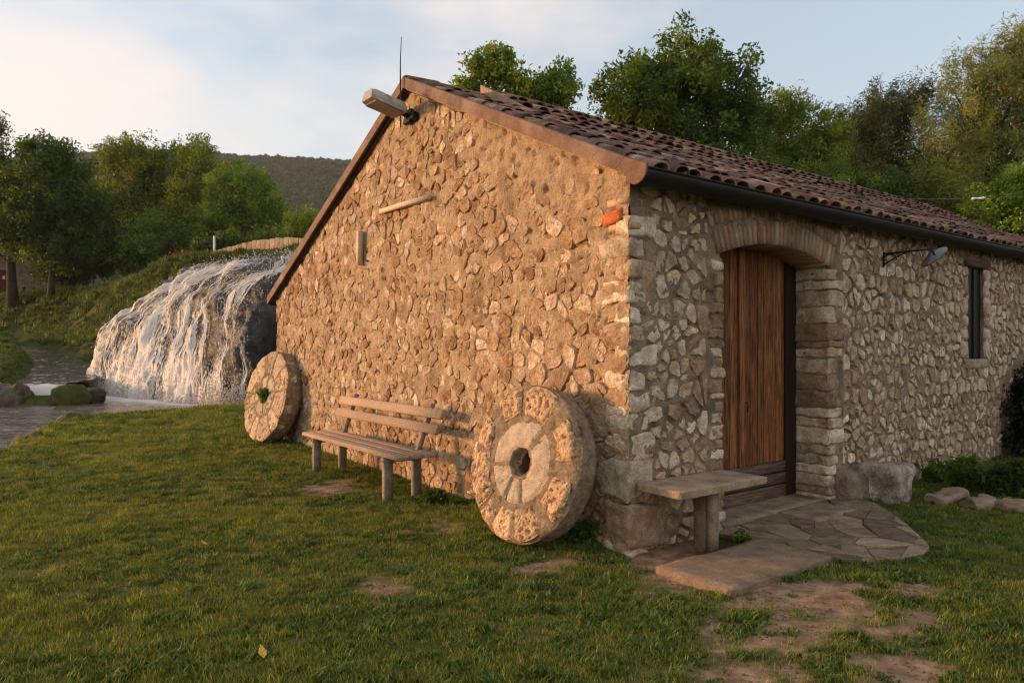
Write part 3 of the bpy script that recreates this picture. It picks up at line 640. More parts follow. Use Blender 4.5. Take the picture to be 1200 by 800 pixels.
for sgn in (1, -1):
    tl = (RY - E0 if sgn > 0 else E1 - RY) / math.cos(ALPHA); nrow = int(tl / 0.355) + 1
    for ci in range(int((ML + 0.1) / 0.205)):
        x = 0.085 + ci * 0.205; cj = rng.uniform(-.012, .012)
        for ri in range(nrow):
            t = tl - 0.225 - ri * 0.355 + (rng.uniform(-.035, .035) if ri else rng.uniform(-.012, .012))
            if t < 0.17: continue
            y = RY - sgn * t * math.cos(ALPHA); zz = RZ - t * math.sin(ALPHA) + 0.016 + raise_at(x, t) + rng.uniform(-.010, .012)
            rot = Euler((sgn * ALPHA * 1.0 - sgn * 0.03, rng.uniform(-.10, .10), (0 if sgn > 0 else math.pi) + rng.uniform(-.08, .08)))
            if sgn < 0: rot = (Matrix.Rotation(-ALPHA, 3, 'X') @ Matrix.Rotation(math.pi, 3, 'Z') @ Matrix.Rotation(rng.uniform(-.05, .05), 3, 'Y')).to_euler()
            w = mill(x, y, zz); tiles.append((math.hypot(w.x, w.y) + (50 if sgn < 0 else 0), (x + cj + rng.uniform(-.01, .01), y, zz), rot, rng.randrange(4)))
tiles.sort(key=lambda t: t[0])
tm = MB()
for i, (d, loc, rot, k) in enumerate(tiles):
    if i < 300:
        o = bpy.data.objects.new("tile", tile_me[k]); COL.objects.link(o); o.parent = roof; o.location = loc; o.rotation_euler = rot
    else:
        R = np.array(rot.to_matrix()); tm.add(TV @ R.T + np.array(loc), TF, np.array(rng.choice(((1, .98, .95), (1.45, 1.25, 1.1), (.66, .70, .74), (1.3, 1.28, 1.22)))) * rng.uniform(.75, 1.2))
tm.build("tile_field", M['tile'], roof)["kind"] = "stuff"
RV, RF = half_pipe(0.42, 0.105, 0.09)
for k in range(34):
    x = 0.12 + k * 0.385; o = mk("ridge_tile", RV, RF, M['tile'], roof, np.array((1.05, 1, .95)) * rng.uniform(.7, 1.2), True, (x, RY + rng.uniform(-.01, .01), RZ + 0.005 + (0.085 if x > 1.0 else 0)), (rng.uniform(-.04, .04), 0, math.pi / 2 + rng.uniform(-.04, .04)))
def slope_board(name, x0, x1, ya, yb, up, dn, mat, par, dz0=0.0, dz1=0.0):
    pts = [(ya, roof_z(ya) + up + dz0), (yb, roof_z(yb) + up + dz1), (yb, roof_z(yb) - dn), (ya, roof_z(ya) - dn)]
    V = [(x, y, z) for x in (x0, x1) for y, z in pts]
    return mk(name, V, [(3, 2, 1, 0), (4, 5, 6, 7)] + [(i, (i + 1) % 4, 4 + (i + 1) % 4, 4 + i) for i in range(4)], mat, par, None, False)
slope_board("verge_board", -0.105, -0.075, RY, -0.06, 0.040, 0.085, M['rake'], roof)
slope_board("verge_board", -0.105, -0.075, RY + 0.001, E1, 0.040, 0.085, M['rake'], roof)
slope_board("verge_strip", -0.085, 0.0, RY, -0.02, 0.041, -0.01, M['rake'], roof)
slope_board("soffit_board", -0.074, 0.0, RY + .002, E1 - .02, -0.07, 0.10, M['door_frame'], roof)
slope_board("soffit_board", -0.066, 0.0, RY, -0.02, -0.065, 0.098, M['rake_pale'], roof)
slope_board("step_board", 0.96, 0.995, RY, RY - 1.45, 0.10, 0.02, M['rake_pale'], roof, 0.08, -0.06)
# half-round gutter with a painted end cap that runs on from the verge board
GCY, GCZ, GR = -0.172, 2.895, 0.100
V = []; na = 13
for x in np.linspace(-0.10, ML + .1, 28):
    for r in (GR, GR - .006):
        for k in range(na): a = math.pi + math.pi * k / (na - 1); V.append((x, GCY + math.cos(a) * r, GCZ + math.sin(a) * r))
F = []
for i in range(27):
    b = i * 2 * na; c = b + 2 * na
    for k in range(na - 1): F += [(b + k, b + k + 1, c + k + 1, c + k), (b + na + k + 1, b + na + k, c + na + k, c + na + k + 1)]
    F += [(b, c, c + na, b + na), (b + na - 1, b + 2 * na - 1, c + 2 * na - 1, c + na - 1)]
gut = mk("gutter", V, F, M['gutter'], millo)
V, F = tube([(-.1, GCY - GR, GCZ + .004), (ML, GCY - GR, GCZ + .004)], .009, 6); mk("gutter_bead", V, F, M['gutter'], gut)
cp = [(-0.06, roof_z(-.06) + .040), (E0 - 0.02, roof_z(E0) + .045), (GCY - GR - .006, GCZ + .03)] + [(GCY + math.cos(a) * (GR + .006), GCZ + math.sin(a) * (GR + .006)) for a in np.linspace(math.pi, 2 * math.pi, 14)] + [(-0.06, roof_z(-.06) - .10)]
nn = len(cp); V = [(x, y, z) for x in (-.118, -.099) for y, z in cp]
mk("gutter_end_cap", V, [tuple(range(nn)), tuple(range(nn, 2 * nn))[::-1]] + [(i, (i + 1) % nn, nn + (i + 1) % nn, nn + i) for i in range(nn)], M['rake'], gut, None, False)
for x in np.arange(0.8, 9, 1.1):
    V, F = tube([(0, GCY - GR, GCZ + .01), (0, -.02, GCZ + .05)], .008, 5); mk("gutter_bracket", V, F, M['gutter'], gut, None, True, (x, 0, 0))

# ------------------------------------------------------------------ things round the mill
PSI = TH - math.pi / 2                                   # turns a thing's front (-y) to face out from the gable
def on_gable(along, out, z=None):
    p = mill(-out, along); p.z = gz(p.x, p.y) if z is None else z; return p
def sector(r0, r1, a0, a1, T, nr, na, seed, amp, pit, wob=0.0, deep=0.5, proud=0.02):
    T = T * deep
    rr = np.linspace(0, 1, nr); aa = np.linspace(0, 1, na); Rr, Aa = np.meshgrid(rr, aa, indexing='ij')
    ang = a0 + (a1 - a0) * Aa; ro = r1 * (1 + wob * fbm(np.cos(ang) * 4, np.sin(ang) * 4, 0, seed + 3, 3) - wob * .5 * (np.abs(Aa * 2 - 1) ** 3)); ri = r0 * (1 + wob * 1.2 * (fbm(np.cos(ang) * 5, np.sin(ang) * 5, 3, seed + 4, 2) + .08)); rad = ri + (ro - ri) * Rr; ang = ang + (1 - Rr) * wob * .9 * fbm(Aa * 0 + seed, Rr * 3, 0, seed + 6, 2)
    X, Z = rad * np.cos(ang), rad * np.sin(ang)
    ed = np.minimum(np.minimum(rad - ri, ro - rad), np.minimum(Aa, 1 - Aa) * (a1 - a0) * rad)
    n = fbm(X * 7, Z * 7, 0, seed, 4); p = vnoise(X * 36, Z * 36, 0, seed + 9)
    Yv = -proud - amp * n + 0.026 * (1 - sstep(0, 0.024, ed)) + pit * sstep(0.71, 0.80, p)
    V = list(np.stack([X, Yv, Z], -1).reshape(-1, 3)); F = [tuple(f) for f in ngrid(nr, na)]
    rim = [(i, 0) for i in range(nr)] + [(nr - 1, j) for j in range(1, na)] + [(i, na - 1) for i in range(nr - 2, -1, -1)] + [(0, j) for j in range(na - 2, 0, -1)]
    ids = [i * na + j for i, j in rim]; b = len(V)
    for lev in (0.4, 1.0):
        for i in ids:
            v = V[i]; k = 1 + (0.03 * (vnoise(v[0] * 9, v[2] * 9, lev * 7, seed) - 0.5)); V.append(np.array((v[0] * k, max(0.0, v[1]) + T * lev, v[2] * k)))
    m = len(ids)
    for k in range(m): F.append((ids[k], ids[(k + 1) % m], b + (k + 1) % m, b + k)); F.append((b + k, b + (k + 1) % m, b + m + (k + 1) % m, b + m + k))
    F.append(tuple(b + m + k for k in range(m))[::-1])
    return np.array(V), F
def annulus(r0, r1, y0, y1, n=48):
    V = [(r * math.cos(2 * math.pi * k / n), y, r * math.sin(2 * math.pi * k / n)) for r, y in ((r0, y0), (r1, y0), (r1, y1), (r0, y1)) for k in range(n)]
    return V, [(q * n + k, q * n + (k + 1) % n, ((q + 1) % 4) * n + (k + 1) % n, ((q + 1) % 4) * n + k) for q in range(4) for k in range(n)]
def millstone(label, along, out, R, T, tilt, cuts, hub, pit, amp, hubcuts, yaw=0.0, lift=0.0, sd=0, rimcol=(1, 1, 1), wobr=0.06, deep=0.5, proud=0.02):
    p = on_gable(along, out); p.z += lift
    t = thing("millstone", label, "millstone", p, (math.radians(-tilt), 0, PSI + yaw), "old millstones leaning on the gable")
    nr_, na_ = 22, 96; rr_ = np.linspace(0.115, R, nr_); aa_ = np.linspace(0, 2 * math.pi, na_ + 1)[:-1]; RR, AA = np.meshgrid(rr_, aa_, indexing='ij'); RR = RR * (1 + 0.02 * fbm(np.cos(AA) * 3, np.sin(AA) * 3, 0, sd + 1, 3))
    X, Z = RR * np.cos(AA), RR * np.sin(AA); Yb = -0.012 - 0.030 * fbm(X * 9, Z * 9, 0, sd + 2, 4) - 0.034 * fbm(X * 26, Z * 26, 0, sd + 5, 3) + 0.03 * sstep(R - .05, R, RR); rows_ = [np.stack([X, Yb, Z], -1)]
    for lev in (.12, .4, .7, .95):
        k = 1.0 + 0.012 * fbm(X[-1] * 8, Z[-1] * 8, lev * 6, sd + 7, 3) - .02 * (lev > .9); rows_.append(np.stack([X[-1] * k, np.full(na_, T * lev), Z[-1] * k], -1)[None])
    rows_.append(np.stack([X[0], np.full(na_, T * .95), Z[0]], -1)[None]); V = np.concatenate(rows_, 0); m_ = V.shape[0]; V = V.reshape(-1, 3); V[:, 2] += R
    F = [(i * na_ + k, i * na_ + (k + 1) % na_, (i + 1) * na_ + (k + 1) % na_, (i + 1) * na_ + k) for i in range(m_ - 1) for k in range(na_)] + [((m_ - 1) * na_ + k, (m_ - 1) * na_ + (k + 1) % na_, (k + 1) % na_, k) for k in range(na_)]
    mk("mortar_body", V, F, M['mill_mortar'], t)
    n = len(cuts)
    for k in range(n):
        a0, a1, q0, q1 = cuts[k]; g = 0.004
        V, F = sector(q0, q1, a0 + g, a1 - g, T, 20, max(10, int((a1 - a0) * R / 0.016)), sd + k * 13, amp, pit, wobr, deep, proud); V[:, 2] += R
        c = np.array(rimcol) * rng.uniform(.84, 1.12); mk("stone_segment", V, F, M['mill_rim'], t, c)
    n = len(hubcuts)
    for k in range(n):
        a0, a1 = hubcuts[k], hubcuts[(k + 1) % n] + (2 * math.pi if k == n - 1 else 0)
        V, F = sector(0.115, hub, a0 + .012, a1 - .012, T, 9, 30, sd + 200 + k, amp * .6, pit * .3, wobr * .4, .5, proud * .8); V[:, 2] += R; mk("hub_segment", V, F, M['mill_hub'], t, np.array((1, 1, 1)) * rng.uniform(.9, 1.05))
    return t
millstone("large pitted millstone with rugged orange blocks leaning near the mill corner", 0.72, 0.62, 0.64, 0.20, 13, [(math.radians(a), math.radians(b), q0, q1) for a, b, q0, q1 in ((8, 42, .40, .60), (58, 98, .37, .625), (102, 132, .40, .62), (146, 172, .42, .61), (176, 226, .39, .628), (229, 246, .45, .62), (248, 274, .38, .63), (276, 306, .37, .625), (318, 352, .38, .605))], 0.345, 0.036, 0.030, [0.9, 3.3, 4.35, 5.0], 0.06, 0.03, 11, (1.05, .92, .80), 0.07, .3, .036)
millstone("pale grooved millstone with weeds growing in its hole, beyond the bench", 7.40, 0.52, 0.715, 0.27, 12, [(k * 0.571 + 0.2 + 0.09 * math.sin(k * 3), (k + 1) * 0.571 + 0.2 + (0.09 * math.sin((k + 1) * 3) if k < 10 else 0.0), .338, .712) for k in range(11)], 0.33, 0.008, 0.026, [0.3, 1.5, 2.5, 3.6, 4.9], 0.10, 0.02, 57, (.95, .93, .9))

# wooden bench
bp_ = on_gable(3.62, 0.50); bench = thing("bench", "weathered wooden garden bench with two back slats against the gable", "bench", bp_, (0, 0, PSI))
for y in (-0.155, 0.0, 0.155):
    V, F = rough_box((2.5, 0.152, 0.042), 3, .006, .003, 3, int(y * 100) + 40); mk("seat_board", V, F, M['bench_wood'], bench, None, True, (0, y - 0.01, 0.455), (0, 0, 0))
for x in (-0.93, 0.93):
    for y in (-0.175, 0.155):
        V, F = rough_box((0.065, 0.095, 0.50), 2, .008, .003, 5, 3); mk("leg", V, F, M['bench_leg'], bench, None, True, (x, y, 0.185))
    V, F = rough_box((0.06, 0.44, 0.06), 2, .006, .002, 5, 4); mk("seat_bearer", V, F, M['bench_leg'], bench, None, True, (x, -0.01, 0.403))
    V, F = rough_box((0.055, 0.05, 0.62), 2, .006, .002, 5, 5); mk("back_support", V, F, M['bench_leg'], bench, None, True, (x, 0.245, 0.655), (math.radians(-20), 0, 0))
for z, y in ((0.705, 0.222), (0.855, 0.277)):
    V, F = rough_box((2.5, 0.04, 0.105), 3, .008, .003, 3, int(z * 100)); mk("back_slat", V, F, M['bench_wood'], bench, None, True, (0.0, y, z), (math.radians(-20), 0, 0))

# lamp head on a bracket at the top of the gable
lp = mill(-0.03, RY - 0.02, 4.235); lamp = thing("flood_lamp", "boxy grey lamp head sticking out below the gable peak", "lamp", lp, (math.radians(-10), 0, PSI + 0.05))
prof = [(-.125, -.05), (.125, -.05), (.125, .0), (.085, .075), (-.085, .075), (-.125, .0)]
V = []; F = []
for i, (y, s) in enumerate(((-0.10, .80), (-0.13, 1.0), (-0.50, 1.0), (-0.55, .86))):
    for x, z in prof: V.append((x * s, y, z * s))
for i in range(3):
    for k in range(6): F.append((i * 6 + k, i * 6 + (k + 1) % 6, (i + 1) * 6 + (k + 1) % 6, (i + 1) * 6 + k))
F += [tuple(range(6)), tuple(range(18, 24))[::-1]]; mk("housing", V, F, M['metal_lamp'], lamp, None, False)
mk("glass_cover", *box((0, -0.32, -0.058), (0.225, 0.36, 0.02)), M['lamp_under'], lamp, None, False)
V, F = tube([(0, 0.05, -0.02), (0, -0.06, -0.02), (0, -0.16, 0.0)], .03, 8); mk("bracket", V, F, M['metal_dark'], lamp)
mk("base_plate", *box((0, -0.01, -0.03), (0.13, 0.05, 0.16)), M['metal_dark'], lamp, None, False)
mk("junction_box", *box((0.13, -0.02, -0.05), (0.07, 0.06, 0.08)), M['metal_dark'], lamp, None, False)
V, F = tube([(0, 0, 0), (0.006, 0, -0.25), (0.002, 0.01, -0.5)], .008, 5)
V2, F2 = tube([(0, 0, 0), (0, 0, .24), (.012, 0, .52)], [.009, .007, .004], 6)
rd = thing("lightning_rod", "thin dark metal rod rising from the gable peak", "rod", mill(-0.14, RY, 4.58)); mk("rod", V2, F2, M['metal_dark'], rd); mk("cable", V, F, M['metal_dark'], rd)

# two loose timbers fixed to the gable
def batten(px, py, px2, py2, w, label):
    def hit(px, py):                                      # where the sight line meets the gable, 3 cm proud of it
        d = Vector(((px - CX) / FPX, 1, -(py - HZ) / FPX)); n = Vector((CT, ST, 0)); c = mill(-0.055, 0); t = (c.x * n.x + c.y * n.y) / (d.x * n.x + d.y * n.y); return Vector((0, 0, EYE)) + d * t
    a, b = hit(px, py), hit(px2, py2); c = (a + b) / 2; L = (b - a).length; ax = (b - a).normalized(); n = Vector((CT, ST, 0)); u = n.cross(ax).normalized()
    V, F = rough_box((L, 0.055, w), 2, .006, .003, 6, 3); R = Matrix((ax, n, u)).transposed()
    o = mk("timber_batten", V, F, M['batten'], None, None, True, c, R.to_euler()); return tag(o, label, "timber", "timbers fixed to the gable")
batten(446, 248, 503, 231, 0.055, "long thin slanting timber fixed across the middle of the gable")
batten(422, 271, 422, 311, 0.085, "short upright timber fixed to the gable below the slanting one")

# stone bench by the door, concrete pad, block, paving
sb = thing("stone_bench", "stone slab bench on a short post beside the door", "bench", mill(0, 0), (0, 0, TH))
V, F = rough_box((1.05, 0.47, 0.060), 6, .008, .005, 5, 8); mk("slab", V, F, M['slab'], sb, (1.32, 1.26, 1.18), True, (0.57, -0.235, 0.520))
V, F = rough_box((0.085, 0.11, 0.46), 3, .010, .006, 7, 9); mk("post", V, F, M['slab'], sb, (1.0, .98, .95), True, (0.50, -0.36, 0.25))
V, F = rough_box((0.035, 0.10, 0.45), 2, .008, .004, 7, 19); mk("post", V, F, M['slab'], sb, (.62, .6, .58), True, (0.42, -0.33, 0.25))
for x, w in ((0.90, .2),):
    V, F = rough_box((w, 0.20, 0.42), 8, .05, .06, 7, int(x * 90)); mk("support_stone", V, F, M['side_stone'], sb, (.48, .36, .26), True, (x, -0.02, 0.25))
V, F = rough_box((1.22, 0.62, 0.10), 8, .008, .012, 4, 12)
tag(mk("concrete_pad", V, F, M['slab'], None, (.92, .86, .80), True, mill(0.40, -0.75, 0.012), (0, 0, TH + 0.01)), "flat rectangular concrete pad under the stone bench", "slab")
def shaped_block():
    V, F = rough_box((0.43, 0.40, 0.40), 9, .05, .06, 7, 31); V = np.array(V); f = sstep(0.02, 0.16, V[:, 2])
    V[:, 0] *= 1 + 0.16 * f; V[:, 0] -= 0.03 * f; V[:, 1] *= 1 + 0.05 * f; V[:, 2] += 0.03 * (V[:, 0] < 0) * f; return V, F
V, F = shaped_block(); tag(mk("stone_block", V, F, M['block'], None, None, True, mill(3.42, -0.30, 0.19), (0, 0, TH + .1)), "rough mounting block with flared white top by the door wall", "stone block")
V, F = rough_box((0.55, 0.28, 0.40), 4, .06, .04, 5, 37); tag(mk("stone_block", V, F, M['side_stone'], None, (.34, .265, .2), True, mill(3.22, -0.08, 0.13), (0, 0, TH)), "low brown stone between the white-topped block and the wall", "stone block")
pave_poly = [(0.98, -0.02), (1.0, -1.0), (1.2, -1.2), (1.45, -1.33), (1.75, -1.38), (2.0, -1.32), (2.22, -1.17), (2.45, -.95), (2.75, -.72), (3.05, -.45), (3.1, 0.0)]
pv = mk("paving", [(*mill(x, y, 0)[:2], gz(*mill(x, y)[:2]) + 0.012) for x, y in pave_poly], [tuple(range(len(pave_poly)))], M['flag_joint'], None, None, False); tag(pv, "worn irregular stone paving before the door", kind="structure")
pls = []
for i in range(len(pave_poly)):
    p, q = pave_poly[i], pave_poly[(i + 1) % len(pave_poly)]; nx, ny = -(q[1] - p[1]), q[0] - p[0]; pls.append((-nx, -ny, -(nx * p[0] + ny * p[1])))
pr2 = random.Random(5); ps = []
for gx_ in np.arange(0.9, 3.3, 0.29):
    for gy_ in np.arange(-1.5, 0.1, 0.23): ps.append((gx_ + pr2.uniform(-.14, .14), gy_ + pr2.uniform(-.12, .12)))
for sd, poly in zip(ps, voronoi(ps, pls, 1.2)):
    if len(poly) < 3: continue
    c = (sum(p[0] for p in poly) / len(poly), sum(p[1] for p in poly) / len(poly)); w = mill(c[0], c[1]); rg = []
    for i in range(len(poly)):
        p, q_ = poly[i], poly[(i + 1) % len(poly)]
        for f in (0, .33, .67): rg.append(((p[0] + (q_[0] - p[0]) * f - c[0]) * pr2.uniform(.955, .99), (p[1] + (q_[1] - p[1]) * f - c[1]) * pr2.uniform(.955, .99)))
    m_ = len(rg); tx, ty = pr2.uniform(-.045, .045), pr2.uniform(-.045, .045)
    V = np.array([(x, y, -.05) for x, y in rg] + [(x, y, x * tx + y * ty) for x, y in rg] + [(x * .96, y * .96, .005 + x * tx + y * ty) for x, y in rg]); F = [(i, (i + 1) % m_, m_ + (i + 1) % m_, m_ + i) for i in range(m_)] + [(m_ + i, m_ + (i + 1) % m_, 2 * m_ + (i + 1) % m_, 2 * m_ + i) for i in range(m_)] + [tuple(range(2 * m_, 3 * m_))]
    mk("flagstone", V, F, M['flag'], pv, np.array((1, .97, .94)) * pr2.uniform(.68, 1.25), False, (w.x, w.y, gz(w.x, w.y) + 0.026), (0, 0, TH))
V, F = rough_box((0.72, 0.42, 0.07), 5, .012, .008, 4, 77); tag(mk("door_step", V, F, M['slab'], None, (1.05, 1.0, .95), True, mill(2.30, -0.20, 0.03), (0, 0, TH)), "pale flat step stone at the foot of the door", "step")
# low rocks along the foot of the door wall
for k, (px, py, w, lb) in enumerate(((1108, 583, .42, "flat pale rock at the wall foot next to the mounting block"), (1150, 589, .40, "long low rock edging the weeds at the door wall"), (1190, 591, .36, "low rock edging the weeds at the right picture edge"))):
    Y = (EYE - .06) * FPX / (py - HZ); p = at(px, py, Y); V, F = rough_box((w * 1.5, .24, .085), 8, .03, .08, 7, 400 + k)
    tag(mk("edging_rock", V, F, M['slab'], None, (1.1, 1.05, 1.0), True, (p.x, p.y, gz(p.x, p.y) + 0.03), (0, 0, TH)), lb, "rock", "rocks along the door wall")

# wrought iron wall lamp beyond the door
wl = thing("wall_lamp", "black iron bracket lamp with tilted dish shade under the gutter", "lamp", mill(3.95, 0, 2.52), (0, 0, TH))
V, F = tube([(0, 0, .08), (0, -.28, .085), (0, -.47, .085), (0, -.52, .065), (0, -.54, .02)], .011, 6); mk("arm", V, F, M['metal_dark'], wl)
V, F = tube([(0, -.02, .1), (0, -.02, -.06)], .012, 6); mk("wall_plate", V, F, M['metal_dark'], wl)
sp = [(0, -.02 - .02 * a - (0.055 - .006 * a) * (1 - math.cos(a)), .03 + (.05 - .006 * a) * math.sin(a)) for a in np.linspace(0, 5.5, 22)]; V, F = tube(sp, .007, 5); mk("scroll", V, F, M['metal_dark'], wl)
V, F = tube([(0, -.03, -.03), (0, -.14, .03), (0, -.27, .08)], .008, 5); mk("scroll", V, F, M['metal_dark'], wl)
V, F = [], []; nu, nv = 8, 24
for i in range(nu):
    r = i / (nu - 1)
    for k in range(nv): a = 2 * math.pi * k / nv; V.append((0.23 * r * math.cos(a), 0.11 * r * math.sin(a), 0.05 * (1 - r * r)))
F = [(i * nv + k, i * nv + (k + 1) % nv, (i + 1) * nv + (k + 1) % nv, (i + 1) * nv + k) for i in range(nu - 1) for k in range(nv)]
b = len(V); V += [(v[0] * 1.0, v[1] * 1.0, v[2] - .012) for v in V]; F += [tuple(b + i for i in f[::-1]) for f in F] + [((nu - 1) * nv + k, (nu - 1) * nv + (k + 1) % nv, b + (nu - 1) * nv + (k + 1) % nv, b + (nu - 1) * nv + k) for k in range(nv)]
mk("shade", V, F, M['shade'], wl, None, True, (0.13, -.48, 0.02), (-0.30, -0.50, 0.0))
V, F = tube([(0, 0, 0), (.005, 0, .2)], .01, 6); mk("hanger", V, F, M['metal_dark'], wl, None, True, (0.30, -.38, .03))

# overhead cable crossing behind the roof
ca, cb = at(930, 228, 17), at(1330, 219, 15); pts = [ca.lerp(cb, t) - Vector((0, 0, .18 * 4 * t * (1 - t))) for t in np.linspace(0, 1, 15)]
cbl = thing("overhead_cable", "thin pale cable with an insulator stretched behind the roof", "cable", (0, 0, 0)); V, F = tube(pts, .009, 5); mk("wire", V, F, M['shade'], cbl)
V, F = tube([(-.14, 0, 0), (-.1, 0, 0), (-.06, 0, 0), (.06, 0, 0), (.1, 0, 0), (.14, 0, 0)], [.012, .035, .022, .022, .035, .012], 8); mk("insulator", V, F, M['white_paint'], cbl, None, True, pts[8], (0, 0, -.4))
# yellow fallen leaves on the lawn
for k, (px, py, s, lb) in enumerate(((307, 777, .035, "yellow fallen leaf on the lawn close to the camera"), (239, 645, .030, "pale fallen leaf lying in the middle of the lawn"))):
    Y = EYE * FPX / (py - HZ); p = at(px, py, Y)
    V = [(0, -s, 0), (s * .5, -s * .5, .006), (s * .62, s * .1, .010), (0, s * 1.2, .016), (-s * .55, s * .2, .002), (-s * .5, -s * .5, .008), (0, 0, -.004)]; tag(mk("fallen_leaf", V, [(i, (i + 1) % 6, 6) for i in range(6)], M['dead_leaf'], None, None, True, (p.x, p.y, gz(p.x, p.y) + .045), (.5, .1, k + .7)), lb, "leaf", "fallen leaves")

# ------------------------------------------------------------------ the waterfall
FG = [[(182, 322, 32), (262, 306, 32), (340, 297, 31), (375, 290, 30)],
      [(186, 337, 28), (255, 316, 26.5), (335, 307, 24), (364, 312, 27)],
      [(148, 366, 27.5), (232, 345, 24.5), (318, 338, 21.5), (354, 335, 26)],
      [(117, 406, 27.3), (214, 405, 23), (303, 400, 20), (348, 395, 25)],
      [(97, 466, 26.4), (198, 488, 21.8), (296, 486, 19.2), (346, 470, 24.5)]]
FG = np.array([[tuple(at(*p)) for p in r] for r in FG])
def catmull(P, t):                                       # P: (n, ..., 3), t in 0..1 (array)
    n = P.shape[0]; x = np.clip(t, 0, 1) * (n - 1); k = np.minimum(x.astype(int), n - 2); f = (x - k)[:, None]
    g_ = lambda i: np.where((i < 0)[:, None], 2 * P[0] - P[1], np.where((i > n - 1)[:, None], 2 * P[n - 1] - P[n - 2], P[np.clip(i, 0, n - 1)]))
    a, b, c, d = g_(k - 1), g_(k), g_(k + 1), g_(k + 2)
    return 0.5 * (2 * b + (c - a) * f + (2 * a - 5 * b + 4 * c - d) * f ** 2 + (3 * b - a - 3 * c + d) * f ** 3)
FN = np.array([-0.35, -0.80, 0.48])
TU = np.linspace(0, 1, 90)
table = []                                               # dense table of the rock face, u by v
rows = np.stack([catmull(FG[r], TU) for r in range(5)], 0)
TVv = np.linspace(0, 1, 80); table = np.stack([catmull(rows[:, i], TVv) for i in range(90)], 0)
def face(u, v):
    x = np.clip(u, 0, 1) * 88.999; y = np.clip(v, 0, 1) * 78.999; i, j = x.astype(int), y.astype(int); fx, fy = (x - i)[..., None], (y - j)[..., None]
    P = table[i, j] * (1 - fx) * (1 - fy) + table[i + 1, j] * fx * (1 - fy) + table[i, j + 1] * (1 - fx) * fy + table[i + 1, j + 1] * fx * fy
    amp = 0.75 * fbm(P[..., 0] * 0.55, P[..., 1] * 0.55, P[..., 2] * 0.45, 91, 3) + 0.5 * fbm(P[..., 0] * 1.9, P[..., 1] * 1.9, P[..., 2] * 1.1, 92, 3)
    return P + FN * amp[..., None]
UU, VV = np.meshgrid(np.linspace(0, 1, 110), np.linspace(0, 1, 110), indexing='ij')
RP = face(UU, VV) + FN * (0.28 * fbm(UU * 60, VV * 30, 0, 93, 3))[..., None]
tag(mk("waterfall_cliff", RP.reshape(-1, 3), ngrid(110, 110), M['rock_wet']), "dark wet rock mound under the waterfall", kind="structure")
fr = np.random.RandomState(3)
fall = thing("waterfall", "broad white waterfall pouring over a rounded rock mound", "waterfall")
def fall_shift(v): return 0.42 * np.clip(1 - np.clip(v, 0, 1) / 0.62, 0, 1) ** 1.5
def veil(off, seed, nm, lift):
    fu, fv = np.meshgrid(np.linspace(-0.02, 0.685, 190), np.linspace(0.0, 1.0, 150), indexing='ij')
    uu = fu + fall_shift(fv); P = face(np.clip(uu, 0, 1), fv)
    rib = fbm(fu * 46, fv * 3.0, 0, seed, 3); P = P + FN * (off + 0.11 * rib + 0.10 * fbm(fu * 130, fv * 26, 0, seed + 3, 2))[..., None]
    dens = 0.46 + 0.12 * sstep(.35, .05, fu) + 0.16 * sstep(.65, 1.0, fv) - 0.30 * sstep(.34, .08, fv) - 0.30 * sstep(.42, .60, fu) * sstep(.30, .6, fv) + 0.55 * rib + 0.55 * fbm(fu * 13, fv * 2.2, 0, seed + 5, 2) - 0.5 * (fu < 0) + lift
    o = mk(nm, P.reshape(-1, 3), ngrid(190, 150), M['veil'], fall, np.stack([fu * 16, fv * 7, np.clip(dens, 0, 1)], -1).reshape(-1, 3)); o["kind"] = "stuff"
